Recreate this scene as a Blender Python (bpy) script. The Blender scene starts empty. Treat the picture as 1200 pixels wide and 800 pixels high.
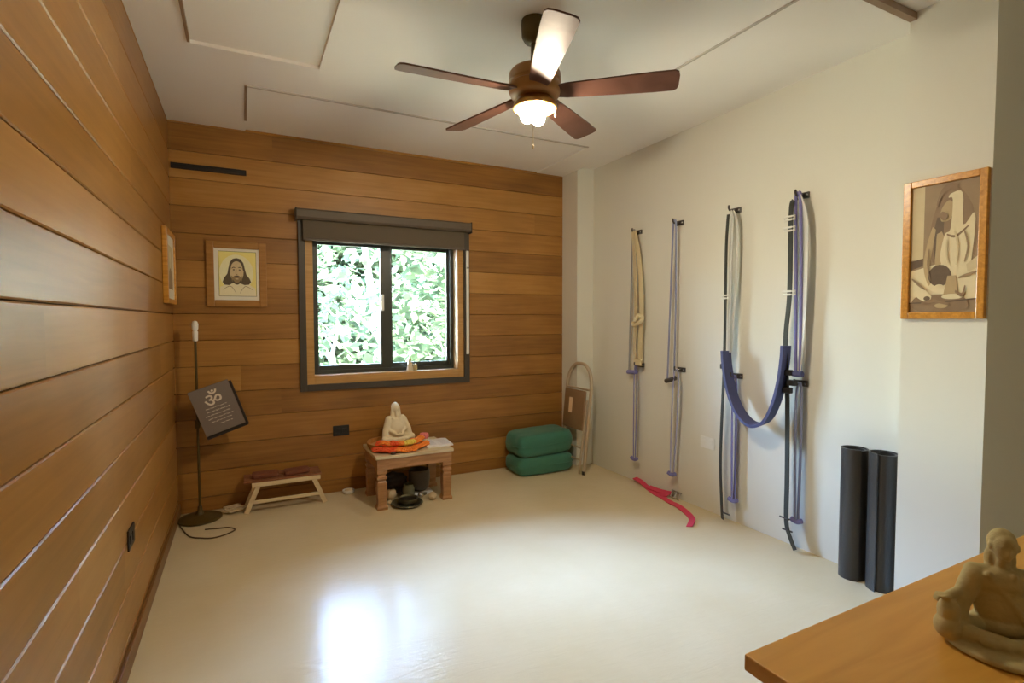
import bpy, bmesh, math, random
from mathutils import Vector, Matrix, Euler, noise
PI = math.pi
random.seed(7)
S = bpy.context.scene
COL = S.collection

# ------------------------------------------------------------------ room dimensions (metres)
XL, XR, XC, XF = -0.411, 2.784, 2.613, 3.2      # left wall, right wall, pilaster face, alcove wall
YB, YP, YE, YN = 4.082, 3.844, 1.288, 0.985     # back wall, far pilaster front, near pilaster ends
YF = -1.7                                       # wall behind the camera
ZC, ZH = 2.596, 2.622                           # ceiling boards / higher ceiling

# ------------------------------------------------------------------ materials
def srgb(r, g, b):
    f = lambda c: c / 12.92 if c <= 0.04045 else ((c + 0.055) / 1.055) ** 2.4
    return (f(r / 255), f(g / 255), f(b / 255), 1.0)

def mat(name, col, rough=0.5, metal=0.0, var=0.08, scale=30.0, bump=0.0, spec=0.5, coat=0.0, sheen=0.0, stretch=(1, 1, 1)):
    m = bpy.data.materials.new(name); m.use_nodes = True
    nt = m.node_tree; N = nt.nodes; L = nt.links
    p = N['Principled BSDF']
    p.inputs['Roughness'].default_value = rough
    p.inputs['Metallic'].default_value = metal
    p.inputs['Specular IOR Level'].default_value = spec
    p.inputs['Coat Weight'].default_value = coat
    p.inputs['Sheen Weight'].default_value = sheen
    tc = N.new('ShaderNodeTexCoord'); mp = N.new('ShaderNodeMapping')
    mp.inputs['Scale'].default_value = stretch
    L.new(tc.outputs['Object'], mp.inputs['Vector'])
    nz = N.new('ShaderNodeTexNoise'); nz.inputs['Scale'].default_value = scale; nz.inputs['Detail'].default_value = 4
    L.new(mp.outputs['Vector'], nz.inputs['Vector'])
    mx = N.new('ShaderNodeMix'); mx.data_type = 'RGBA'
    a = tuple(max(0, c * (1 - var)) for c in col[:3]) + (1,); b = tuple(min(1, c * (1 + var)) for c in col[:3]) + (1,)
    mx.inputs['A'].default_value = a; mx.inputs['B'].default_value = b
    L.new(nz.outputs['Fac'], mx.inputs['Factor'])
    L.new(mx.outputs['Result'], p.inputs['Base Color'])
    if bump:
        bp = N.new('ShaderNodeBump'); bp.inputs['Strength'].default_value = bump; bp.inputs['Distance'].default_value = 0.01
        L.new(nz.outputs['Fac'], bp.inputs['Height']); L.new(bp.outputs['Normal'], p.inputs['Normal'])
    return m

def emit(name, col, strength):
    m = bpy.data.materials.new(name); m.use_nodes = True
    nt = m.node_tree; nt.nodes.clear()
    o = nt.nodes.new('ShaderNodeOutputMaterial'); e = nt.nodes.new('ShaderNodeEmission')
    e.inputs['Color'].default_value = col; e.inputs['Strength'].default_value = strength
    nt.links.new(e.outputs[0], o.inputs[0])
    return m

def plank_mat(name, axis, rough, course=0.178, off=0.095, cols=None, runlen=2.3, knots=True):
    """horizontal boards: each board its own tone, with stretched grain; axis = the board's length direction"""
    m = bpy.data.materials.new(name); m.use_nodes = True
    nt = m.node_tree; N = nt.nodes; L = nt.links; p = N['Principled BSDF']
    tc = N.new('ShaderNodeTexCoord'); sp = N.new('ShaderNodeSeparateXYZ'); L.new(tc.outputs['Object'], sp.inputs[0])
    def mth(op, a, b=None):
        n = N.new('ShaderNodeMath'); n.operation = op
        for i, v in enumerate((a, b)):
            if v is None: continue
            if isinstance(v, (int, float)): n.inputs[i].default_value = v
            else: L.new(v, n.inputs[i])
        return n.outputs[0]
    along = sp.outputs[0] if axis == 'x' else sp.outputs[1]
    zz = sp.outputs[2]
    row = mth('FLOOR', mth('DIVIDE', mth('SUBTRACT', zz, off), course))
    w1 = N.new('ShaderNodeTexWhiteNoise'); w1.noise_dimensions = '1D'; L.new(row, w1.inputs['W'])
    seg = mth('FLOOR', mth('DIVIDE', mth('ADD', along, mth('MULTIPLY', w1.outputs['Value'], 5.0)), runlen))
    idn = mth('ADD', mth('MULTIPLY', row, 7.31), mth('MULTIPLY', seg, 3.77))
    w2 = N.new('ShaderNodeTexWhiteNoise'); w2.noise_dimensions = '1D'; L.new(idn, w2.inputs['W'])
    cv = N.new('ShaderNodeCombineXYZ')
    L.new(mth('ADD', mth('MULTIPLY', along, 1.3), mth('MULTIPLY', idn, 3.1)), cv.inputs[0])
    L.new(mth('MULTIPLY', zz, 26.0), cv.inputs[2])
    g = N.new('ShaderNodeTexNoise'); g.inputs['Scale'].default_value = 1.6; g.inputs['Detail'].default_value = 6; g.inputs['Distortion'].default_value = 0.6
    L.new(cv.outputs[0], g.inputs['Vector'])
    cv2 = N.new('ShaderNodeCombineXYZ')
    L.new(mth('ADD', mth('MULTIPLY', along, 1.0), mth('MULTIPLY', idn, 1.7)), cv2.inputs[0])
    L.new(mth('MULTIPLY', zz, 2.2), cv2.inputs[2])
    g2 = N.new('ShaderNodeTexNoise'); g2.inputs['Scale'].default_value = 2.2; g2.inputs['Detail'].default_value = 3
    L.new(cv2.outputs[0], g2.inputs['Vector'])
    val = mth('ADD', mth('ADD', mth('MULTIPLY', w2.outputs['Value'], 0.42), -0.03), mth('ADD', mth('MULTIPLY', mth('SUBTRACT', g.outputs['Fac'], 0.5), 0.6), mth('MULTIPLY', g2.outputs['Fac'], 0.62)))
    r = N.new('ShaderNodeValToRGB'); L.new(val, r.inputs[0])
    cols = cols or [(0.0, (112, 74, 28)), (0.4, (154, 106, 46)), (0.65, (174, 124, 58)), (1.0, (192, 146, 82))]
    while len(r.color_ramp.elements) < len(cols): r.color_ramp.elements.new(0.5)
    for e, (pos, c) in zip(r.color_ramp.elements, cols):
        e.position = pos; e.color = srgb(*c)
    L.new(r.outputs[0], p.inputs['Base Color'])
    p.inputs['Roughness'].default_value = rough
    bp = N.new('ShaderNodeBump'); bp.inputs['Strength'].default_value = 0.12; bp.inputs['Distance'].default_value = 0.004
    L.new(g.outputs['Fac'], bp.inputs['Height']); L.new(bp.outputs['Normal'], p.inputs['Normal'])
    return m

def wood(name, c1, c2, rough=0.45, stretch=(2, 30, 30), scale=2.0):
    m = bpy.data.materials.new(name); m.use_nodes = True
    nt = m.node_tree; N = nt.nodes; L = nt.links; p = N['Principled BSDF']
    tc = N.new('ShaderNodeTexCoord'); mp = N.new('ShaderNodeMapping'); mp.inputs['Scale'].default_value = stretch
    L.new(tc.outputs['Object'], mp.inputs['Vector'])
    nz = N.new('ShaderNodeTexNoise'); nz.inputs['Scale'].default_value = scale; nz.inputs['Detail'].default_value = 6; nz.inputs['Distortion'].default_value = 0.8
    L.new(mp.outputs[0], nz.inputs['Vector'])
    r = N.new('ShaderNodeValToRGB'); r.color_ramp.elements[0].position = 0.3; r.color_ramp.elements[1].position = 0.7
    r.color_ramp.elements[0].color = srgb(*c1); r.color_ramp.elements[1].color = srgb(*c2)
    L.new(nz.outputs['Fac'], r.inputs[0]); L.new(r.outputs[0], p.inputs['Base Color'])
    p.inputs['Roughness'].default_value = rough
    return m

def floor_mat():
    m = bpy.data.materials.new('painted_floor'); m.use_nodes = True
    nt = m.node_tree; N = nt.nodes; L = nt.links; p = N['Principled BSDF']
    tc = N.new('ShaderNodeTexCoord')
    nz = N.new('ShaderNodeTexNoise'); nz.inputs['Scale'].default_value = 2.2; nz.inputs['Detail'].default_value = 5
    L.new(tc.outputs['Object'], nz.inputs['Vector'])
    r = N.new('ShaderNodeValToRGB'); r.color_ramp.elements[0].position = 0.25; r.color_ramp.elements[1].position = 0.75
    r.color_ramp.elements[0].color = srgb(*FLOOR_A); r.color_ramp.elements[1].color = srgb(*FLOOR_B)
    L.new(nz.outputs['Fac'], r.inputs[0]); L.new(r.outputs[0], p.inputs['Base Color'])
    p.inputs['Roughness'].default_value = 0.16; p.inputs['Specular IOR Level'].default_value = 0.07
    mp = N.new('ShaderNodeMapping'); mp.inputs['Scale'].default_value = (4, 22, 1); mp.inputs['Rotation'].default_value = (0, 0, 0.12)
    L.new(tc.outputs['Object'], mp.inputs['Vector'])
    n2 = N.new('ShaderNodeTexNoise'); n2.inputs['Scale'].default_value = 2.0; n2.inputs['Detail'].default_value = 5; n2.inputs['Distortion'].default_value = 1.0
    L.new(mp.outputs[0], n2.inputs['Vector'])
    bp = N.new('ShaderNodeBump'); bp.inputs['Strength'].default_value = 0.14; bp.inputs['Distance'].default_value = 0.01
    L.new(n2.outputs['Fac'], bp.inputs['Height']); L.new(bp.outputs['Normal'], p.inputs['Normal'])
    return m

def glass_mat():
    m = bpy.data.materials.new('window_glass'); m.use_nodes = True
    nt = m.node_tree; N = nt.nodes; L = nt.links; N.clear()
    o = N.new('ShaderNodeOutputMaterial'); mx = N.new('ShaderNodeMixShader'); t = N.new('ShaderNodeBsdfTransparent'); g = N.new('ShaderNodeBsdfGlossy')
    f = N.new('ShaderNodeFresnel'); f.inputs[0].default_value = 1.45
    g.inputs['Roughness'].default_value = 0.02
    t.inputs[0].default_value = (0.97, 0.985, 0.98, 1)
    L.new(f.outputs[0], mx.inputs[0]); L.new(t.outputs[0], mx.inputs[1]); L.new(g.outputs[0], mx.inputs[2]); L.new(mx.outputs[0], o.inputs[0])
    return m

def leaf_mat(name, c1, c2):
    m = bpy.data.materials.new(name); m.use_nodes = True
    nt = m.node_tree; N = nt.nodes; L = nt.links; N.clear()
    o = N.new('ShaderNodeOutputMaterial'); mx = N.new('ShaderNodeMixShader'); d = N.new('ShaderNodeBsdfDiffuse'); t = N.new('ShaderNodeBsdfTranslucent')
    oi = N.new('ShaderNodeTexCoord'); nz = N.new('ShaderNodeTexNoise'); nz.inputs['Scale'].default_value = 2.5
    L.new(oi.outputs['Object'], nz.inputs['Vector'])
    c = N.new('ShaderNodeMix'); c.data_type = 'RGBA'; c.inputs['A'].default_value = srgb(*c1); c.inputs['B'].default_value = srgb(*c2)
    L.new(nz.outputs['Fac'], c.inputs['Factor'])
    L.new(c.outputs['Result'], d.inputs[0]); L.new(c.outputs['Result'], t.inputs[0])
    mx.inputs[0].default_value = 0.45
    L.new(d.outputs[0], mx.inputs[1]); L.new(t.outputs[0], mx.inputs[2]); L.new(mx.outputs[0], o.inputs[0])
    return m

FLOOR_A, FLOOR_B = (208, 192, 156), (218, 204, 172)
M = dict(
    back=plank_mat('back_wall_boards', 'x', 0.42, runlen=4.2),
    left=plank_mat('left_wall_boards', 'y', 0.34, cols=[(0.05, (124, 86, 36)), (0.4, (150, 106, 50)), (0.65, (164, 118, 60)), (1.0, (178, 134, 76))], runlen=3.1),
    gap=mat('board_gap', srgb(60, 36, 16), 0.8),
    plaster=mat('wall_paint', srgb(226, 225, 214), 0.6, var=0.015, scale=4, bump=0.03),
    ceil=mat('ceiling_paint', srgb(243, 241, 236), 0.7, var=0.02, scale=3, bump=0.02),
    floor=floor_mat(),
    base=wood('baseboard_wood', (112, 76, 36), (134, 92, 48), 0.4, (30, 2, 30)),
    darkframe=mat('dark_window_trim', srgb(66, 58, 48), 0.45),
    sash=mat('dark_sash', srgb(58, 60, 52), 0.35),
    casing=wood('casing_wood', (176, 130, 66), (198, 152, 88), 0.45),
    sillwood=wood('sill_wood', (196, 162, 112), (214, 182, 132), 0.4),
    glass=glass_mat(),
    shade=mat('blind_fabric', srgb(96, 84, 68), 0.8, scale=200, bump=0.1),
    cassette=mat('blind_cassette', srgb(92, 80, 66), 0.55),
    white=mat('white_plastic', srgb(236, 236, 230), 0.4, var=0.02),
    black=mat('black_plastic', srgb(36, 33, 30), 0.45),
    vent=mat('vent_black', srgb(40, 28, 16), 0.6),
    frame=wood('picture_frame_wood', (148, 102, 44), (172, 122, 60), 0.4),
    goldframe=wood('honey_frame_wood', (182, 122, 44), (216, 156, 66), 0.3),
    matboard=mat('white_mat_board', srgb(232, 228, 214), 0.7, var=0.02),
    bronze=mat('dark_bronze', srgb(158, 114, 62), 0.45, 0.25),
    canopy=mat('canopy_bronze', srgb(84, 70, 28), 0.5, 0.2),
    brass=mat('light_ring_brass', srgb(170, 130, 70), 0.3, 0.8),
    blade=wood('blade_wood', (84, 56, 46), (100, 70, 58), 0.36, (3, 3, 3), 3),
    bulb=emit('lamp_glass_glow', (1.0, 0.85, 0.62, 1), 245.0),
    chain=mat('chain_white', srgb(220, 205, 170), 0.4),
    plate=mat('hook_steel', srgb(92, 88, 84), 0.35, 0.7),
    grey=mat('grey_rope', srgb(150, 150, 148), 0.8, scale=300, bump=0.3),
    bluegrey=mat('blue_grey_rope', srgb(142, 148, 178), 0.8, scale=300, bump=0.3),
    purple=mat('purple_blue_webbing', srgb(128, 126, 184), 0.75, scale=300, bump=0.2),
    paleblue=mat('pale_blue_webbing', srgb(172, 176, 212), 0.75, scale=300, bump=0.2),
    navy=mat('navy_padded_webbing', srgb(78, 84, 130), 0.7, scale=250, bump=0.2),
    blackweb=mat('black_webbing', srgb(48, 52, 46), 0.6, scale=300, bump=0.2),
    whiteweb=mat('white_webbing', srgb(220, 220, 214), 0.75, scale=300, bump=0.2),
    cream=mat('cream_cotton', srgb(214, 198, 158), 0.9, scale=200, bump=0.3),
    red=mat('red_webbing', srgb(214, 62, 92), 0.7, scale=250, bump=0.2),
    steel=mat('bright_steel', srgb(205, 205, 205), 0.25, 0.9),
    rubber=mat('black_mat_rubber', srgb(60, 58, 56), 0.32, scale=120, bump=0.15),
    counter=wood('counter_wood', (200, 146, 58), (216, 162, 74), 0.42, (1.2, 14, 14)),
    stone=mat('carved_stone', srgb(186, 170, 118), 0.75, var=0.16, scale=60, bump=0.25),
    ivory=mat('ivory_resin', srgb(226, 212, 180), 0.5, var=0.05, scale=40, bump=0.1),
    green=mat('green_cotton', srgb(62, 122, 102), 0.9, var=0.06, scale=180, bump=0.12, sheen=0.2),
    tablewood=wood('sheesham_wood', (152, 108, 66), (188, 140, 92), 0.4, (3, 20, 20)),
    tabletop=wood('pale_tabletop', (196, 176, 138), (222, 208, 176), 0.3, (3, 14, 14)),  # whole top in a paler grain than the legs
    plinth=wood('tan_tray_wood', (178, 118, 52), (202, 142, 74), 0.45),
    darkbase=mat('dark_wood_base', srgb(70, 42, 22), 0.5),
    pine=wood('pale_pine', (222, 200, 158), (236, 218, 180), 0.45, (2, 30, 30)),
    benchtop=wood('brown_slat_top', (132, 80, 48), (152, 96, 60), 0.5),
    browncloth=mat('brown_cloth', srgb(128, 76, 52), 0.9, scale=160, bump=0.2),
    paper=mat('white_paper', srgb(236, 236, 240), 0.7, var=0.01),
    pagegrey=mat('page_print_grey', srgb(196, 198, 208), 0.7),
    redflower=mat('red_orange_petals', srgb(232, 88, 36), 0.8, scale=150, bump=0.4),
    orangeflower=mat('orange_petals', srgb(240, 138, 50), 0.8, scale=150, bump=0.4),
    yellowflower=mat('yellow_petals', srgb(238, 214, 96), 0.8, scale=150, bump=0.4),
    pink=mat('pink_petals', srgb(232, 128, 130), 0.7),
    bowl=mat('dark_bowl_metal', srgb(110, 108, 88), 0.28, 0.7),
    bowlin=mat('bowl_inside', srgb(30, 26, 20), 0.5, 0.3),
    darkpot=mat('dark_pot_glaze', srgb(92, 86, 76), 0.45),
    darkcloth=mat('dark_cloth', srgb(60, 52, 50), 0.9, scale=90, bump=0.4),
    shell=mat('cream_shell', srgb(216, 194, 156), 0.5, bump=0.2),
    clearglass=mat('smoky_glass_jar', srgb(104, 104, 80), 0.12, 0.1, coat=0.6),
    standmetal=mat('dark_stand_metal', srgb(84, 68, 28), 0.45, 0.3),
    sign=mat('charcoal_sign', srgb(124, 112, 104), 0.8, scale=200, bump=0.1),
    signedge=mat('black_sign_backing', srgb(34, 24, 18), 0.7),
    signtext=mat('pale_sign_paint', srgb(226, 214, 196), 0.7),
    beigemetal=mat('beige_painted_steel', srgb(196, 178, 150), 0.35, 0.2),
    beigeseat=mat('beige_seat_steel', srgb(150, 120, 86), 0.4, 0.2),
    glint=mat('painted_glint', srgb(244, 214, 176), 0.5),
    cord=mat('brown_cord', srgb(92, 70, 44), 0.6),
    palecloth=mat('pale_bag_plastic', srgb(208, 190, 156), 0.5, bump=0.2),
    bark=mat('pale_bark', srgb(104, 104, 102), 0.9, var=0.15, scale=8, bump=0.6),
    leafA=leaf_mat('leaf_light', (38, 52, 34), (60, 70, 50)),
    leafB=leaf_mat('leaf_mid', (40, 54, 40), (60, 72, 54)),
    bouncewall=mat('bounce_wall_limewash', srgb(214, 224, 244), 0.9, var=0.03, scale=3),
    grass=mat('grass_ground', srgb(76, 78, 60), 0.9, var=0.3, scale=6),
)

M['blade'].node_tree.nodes['Principled BSDF'].inputs['Specular IOR Level'].default_value = 0.18
# ------------------------------------------------------------------ geometry helpers (world coordinates)
def new(): return bmesh.new()

def box(bm, c, s, rot=None, bevel=0.0, seg=2):
    r = bmesh.ops.create_cube(bm, size=1.0)
    vs = r['verts']
    for v in vs: v.co = Vector((v.co.x * s[0], v.co.y * s[1], v.co.z * s[2]))
    if bevel:
        es = list({e for v in vs for e in v.link_edges})
        rr = bmesh.ops.bevel(bm, geom=es, offset=bevel, segments=seg, affect='EDGES', profile=0.5)
        vs = list({v for f in rr['faces'] for v in f.verts} | {v for v in vs if v.is_valid})
        # collect every vert of this island
        seen = set(vs); st = list(vs)
        while st:
            v = st.pop()
            for e in v.link_edges:
                o = e.other_vert(v)
                if o not in seen: seen.add(o); st.append(o)
        vs = list(seen)
    mt = Matrix.Translation(c) @ (rot.to_matrix().to_4x4() if rot else Matrix.Identity(4))
    for v in vs: v.co = mt @ v.co
    return vs

def bx(bm, x0, x1, y0, y1, z0, z1, bevel=0.0):
    return box(bm, ((x0 + x1) / 2, (y0 + y1) / 2, (z0 + z1) / 2), (x1 - x0, y1 - y0, z1 - z0), None, bevel)

def lathe(bm, prof, c=(0, 0, 0), seg=32, rot=None, closed=False):
    rings = []
    for r, z in prof:
        ring = []
        for i in range(seg):
            a = 2 * PI * i / seg
            p = Vector((max(r, 1e-4) * math.cos(a), max(r, 1e-4) * math.sin(a), z))
            if rot: p = rot.to_matrix() @ p
            ring.append(bm.verts.new(p + Vector(c)))
        rings.append(ring)
    n = len(rings)
    for k in range(n if closed else n - 1):
        a, b = rings[k], rings[(k + 1) % n]
        for i in range(seg):
            bm.faces.new((a[i], a[(i + 1) % seg], b[(i + 1) % seg], b[i]))
    if not closed:
        bm.faces.new(list(reversed(rings[0]))); bm.faces.new(rings[-1])

def smooth_path(pts, n=8):
    pts = [Vector(p) for p in pts]
    if len(pts) < 3: return pts
    out = []
    for i in range(len(pts) - 1):
        p0 = pts[max(i - 1, 0)]; p1 = pts[i]; p2 = pts[i + 1]; p3 = pts[min(i + 2, len(pts) - 1)]
        for k in range(n):
            t = k / n
            out.append(0.5 * ((2 * p1) + (-p0 + p2) * t + (2 * p0 - 5 * p1 + 4 * p2 - p3) * t * t + (-p0 + 3 * p1 - 3 * p2 + p3) * t ** 3))
    out.append(pts[-1])
    return out

def tube(bm, pts, r, seg=8, smooth=True, closed=False, radii=None):
    P = smooth_path(pts) if smooth else [Vector(p) for p in pts]
    n = len(P); rings = []; up = None
    for i in range(n):
        a = P[(i - 1) % n] if (closed or i > 0) else P[0]; b = P[(i + 1) % n] if (closed or i < n - 1) else P[-1]
        t = (b - a).normalized()
        if up is None:
            up = t.orthogonal().normalized()
        up = (up - t * up.dot(t)).normalized()
        s = t.cross(up)
        rr = r if radii is None else radii[0] + (radii[1] - radii[0]) * i / (n - 1)
        rings.append([bm.verts.new(P[i] + (up * math.cos(2 * PI * k / seg) + s * math.sin(2 * PI * k / seg)) * rr) for k in range(seg)])
    for i in range(n if closed else n - 1):
        a, b = rings[i], rings[(i + 1) % n]
        for k in range(seg): bm.faces.new((a[k], a[(k + 1) % seg], b[(k + 1) % seg], b[k]))
    if not closed:
        bm.faces.new(list(reversed(rings[0]))); bm.faces.new(rings[-1])

def ribbon(bm, pts, w, t, wdir, n=6, smooth=True):
    """flat webbing swept along pts; wdir = width direction"""
    P = smooth_path(pts, n) if smooth else [Vector(p) for p in pts]
    W = Vector(wdir).normalized(); rings = []
    for i in range(len(P)):
        a = P[max(i - 1, 0)]; b = P[min(i + 1, len(P) - 1)]
        tg = (b - a).normalized()
        ww = (W - tg * W.dot(tg)).normalized(); nn = tg.cross(ww)
        rings.append([bm.verts.new(P[i] + ww * (w / 2 * sx) + nn * (t / 2 * sy)) for sx, sy in ((-1, -1), (1, -1), (1, 1), (-1, 1))])
    for a, b in zip(rings[:-1], rings[1:]):
        for k in range(4): bm.faces.new((a[k], a[(k + 1) % 4], b[(k + 1) % 4], b[k]))
    bm.faces.new(list(reversed(rings[0]))); bm.faces.new(rings[-1])

def ell(bm, c, r, seg=20, rot=None, wob=0.0, sc=6.0):
    res = bmesh.ops.create_uvsphere(bm, u_segments=seg, v_segments=max(8, seg * 2 // 3), radius=1.0)
    for v in res['verts']:
        k = 1 + wob * noise.noise(v.co * sc / 3 + Vector(c) * 7) if wob else 1
        p = Vector((v.co.x * r[0], v.co.y * r[1], v.co.z * r[2])) * k
        if rot: p = rot.to_matrix() @ p
        v.co = p + Vector(c)

def capsule(bm, a, b, ra, rb, seg=14):
    a = Vector(a); b = Vector(b); d = (b - a); L = d.length
    q = d.to_track_quat('Z', 'Y')
    prof = [(ra * math.sin(PI / 2 * k / 5), -ra * math.cos(PI / 2 * k / 5)) for k in range(0, 6)] + \
           [(rb * math.cos(PI / 2 * k / 5), L + rb * math.sin(PI / 2 * k / 5)) for k in range(0, 6)]
    lathe(bm, prof, a, seg, q)

def superbox(bm, c, s, e=4.0, seg=28, rot=None, wob=0.0, ez=None):
    """soft cushion-like rounded block"""
    res = bmesh.ops.create_cube(bm, size=2.0)
    bmesh.ops.subdivide_edges(bm, edges=list({ed for v in res['verts'] for ed in v.link_edges}), cuts=seg // 2, use_grid_fill=True)
    vs = [v for v in bm.verts if v.tag is False]
    for v in vs:
        p = v.co.copy()
        n = (abs(p.x) ** e + abs(p.y) ** e + abs(p.z) ** (ez or e)) ** (1 / e)
        p = p / n
        if wob: p *= 1 + wob * noise.noise(p * 2.1 + Vector(c) * 5)
        p = Vector((p.x * s[0] / 2, p.y * s[1] / 2, p.z * s[2] / 2))
        if rot: p = rot.to_matrix() @ p
        v.co = p + Vector(c); v.tag = True

def prism(bm, poly, h, axis='z', base=0.0):
    """extrude a 2D polygon along an axis"""
    def P(u, v, w): return {'z': (u, v, w), 'y': (u, w, v), 'x': (w, u, v)}[axis]
    a = [bm.verts.new(P(u, v, base)) for u, v in poly]; b = [bm.verts.new(P(u, v, base + h)) for u, v in poly]
    n = len(poly)
    bm.faces.new(list(reversed(a))); bm.faces.new(b)
    for i in range(n): bm.faces.new((a[i], a[(i + 1) % n], b[(i + 1) % n], b[i]))

# ------------------------------------------------------------------ object helpers
def root_of(o):
    while o.parent: o = o.parent
    return o

def obj(name, bm, m, parent=None, smooth=False, keep=False, label=None):
    bmesh.ops.recalc_face_normals(bm, faces=bm.faces)
    me = bpy.data.meshes.new(name); bm.to_mesh(me); bm.free()
    if smooth:
        me.polygons.foreach_set('use_smooth', [True] * len(me.polygons))
        try: me.set_sharp_from_angle(angle=math.radians(42))
        except Exception: pass
    for x in (m if isinstance(m, (list, tuple)) else [m]): me.materials.append(x)
    o = bpy.data.objects.new(name, me); COL.objects.link(o)
    if parent is not None:
        me.transform(Matrix.Translation(-root_of(parent).location)); o.parent = parent
    elif not keep:
        xs = [v.co.x for v in me.vertices]; ys = [v.co.y for v in me.vertices]; zs = [v.co.z for v in me.vertices]
        c = Vector(((min(xs) + max(xs)) / 2, (min(ys) + max(ys)) / 2, min(zs)))
        me.transform(Matrix.Translation(-c)); o.location = c
    if label: o['label'] = label
    return o

def thing(name, label, cat, loc, group=None):
    o = bpy.data.objects.new(name, None); COL.objects.link(o); o.location = loc; o.empty_display_size = 0.1
    o['label'] = label; o['category'] = cat
    if group: o['group'] = group
    return o

def tag(o, label, cat, group=None, kind=None):
    o['label'] = label; o['category'] = cat
    if group: o['group'] = group
    if kind: o['kind'] = kind
    return o

def struct(name, bm, m, parent=None, smooth=False):
    o = obj(name, bm, m, parent, smooth, keep=True)
    if parent is None: o['kind'] = 'structure'
    return o

def remeshed(name, bm, voxel, m, parent, smooth_it=4, rot=None, scale=1.0, loc=(0, 0, 0)):
    """fuse overlapping volumes into one continuous carved surface"""
    me = bpy.data.meshes.new('tmp'); bm.to_mesh(me); bm.free()
    ob = bpy.data.objects.new('tmp', me); COL.objects.link(ob)
    r = ob.modifiers.new('r', 'REMESH'); r.mode = 'VOXEL'; r.voxel_size = voxel; r.use_smooth_shade = True
    s = ob.modifiers.new('s', 'SMOOTH'); s.iterations = smooth_it; s.factor = 0.5
    dg = bpy.context.evaluated_depsgraph_get()
    out = bpy.data.meshes.new_from_object(ob.evaluated_get(dg))
    bpy.data.objects.remove(ob); bpy.data.meshes.remove(me)
    mt = Matrix.Translation(loc) @ (rot.to_matrix().to_4x4() if rot else Matrix.Identity(4)) @ Matrix.Scale(scale, 4)
    out.transform(mt)
    out.polygons.foreach_set('use_smooth', [True] * len(out.polygons))
    out.materials.clear(); out.materials.append(m); out.name = name
    o = bpy.data.objects.new(name, out); COL.objects.link(o)
    if parent is not None:
        out.transform(Matrix.Translation(-root_of(parent).location)); o.parent = parent
    return o

# ================================================================== THE ROOM
bm = new(); bx(bm, XL - 0.2, 3.5, YF - 0.2, YB + 0.2, -0.12, 0.0); struct('floor', bm, M['floor'])

# ceiling: boards with shallow recesses and grooves between them
def ceil_z(x, y):
    if XC < x: return ZH
    if x > 2.032 and y < 1.27: return ZH
    if 2.02 < x < 2.032 and y < 2.25: return ZC + 0.02
    if -0.2 < x < 0.378 and 1.55 < y < 2.92: return ZC + 0.016
    if 0.04 < x < 2.34 and y > 3.30: return ZC + 0.008
    return ZC
xs = [XL - 0.2, -0.2, 0.04, 0.378, 2.02, 2.032, 2.34, XC, 3.5]; ys = [YF - 0.2, 1.27, 1.55, 2.25, 2.92, 3.30, YB + 0.2]
bm = new()
for i in range(len(xs) - 1):
    for j in range(len(ys) - 1):
        z = ceil_z((xs[i] + xs[i + 1]) / 2, (ys[j] + ys[j + 1]) / 2)
        bx(bm, xs[i], xs[i + 1], ys[j], ys[j + 1], z, 2.76)
# narrow edging strips around the hatch panel
struct('ceiling', bm, M['ceil'])

M['edge_strip'] = mat('ceiling_edge_strip', srgb(150, 128, 106), 0.6); M['edge_strip_pale'] = mat('pale_edge_strip', srgb(190, 184, 176), 0.6)  # thin brownish-grey and paler strips laid over the ceiling recess edges and groove
for i, (x0_, x1_, y0_, y1_, k_) in enumerate(((0.033, 0.047, 3.29, 3.86, 'edge_strip'), (0.047, 2.34, 3.292, 3.306, 'edge_strip_pale'), (2.02, 2.032, 1.27, 2.25, 'edge_strip_pale'),
        (2.032, XC, 1.262, 1.29, 'edge_strip'), (-0.206, -0.194, 1.55, 2.90, 'edge_strip'))):
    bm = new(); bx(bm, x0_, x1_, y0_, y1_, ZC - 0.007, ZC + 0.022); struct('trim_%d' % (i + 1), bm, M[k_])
CO, OFF = 0.178, 0.095          # board height and offset of the lowest joint
def courses():
    z = OFF - CO
    while z < 2.7:
        yield max(z, 0.0), min(z + CO, 2.64); z += CO
def board(bm, a0, a1, z0, z1, axis, face, out, g=0.0012, ch=0.0025):
    """one chamfered board; axis 'x' -> along x at y = face (room side is -out)"""
    t = 0.018
    prof = [(0.0, z0 + g + ch), (0.0, z1 - g - ch), (ch, z1 - g), (t, z1 - g), (t, z0 + g), (ch, z0 + g)]
    a = []; b = []
    for d, z in prof:
        if axis == 'x':
            a.append(bm.verts.new((a0, face + out * d, z))); b.append(bm.verts.new((a1, face + out * d, z)))
        else:
            a.append(bm.verts.new((face + out * d, a0, z))); b.append(bm.verts.new((face + out * d, a1, z)))
    n = len(prof)
    bm.faces.new(a); bm.faces.new(list(reversed(b)))
    for i in range(n): bm.faces.new((a[i], b[i], b[(i + 1) % n], a[(i + 1) % n]))

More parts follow.
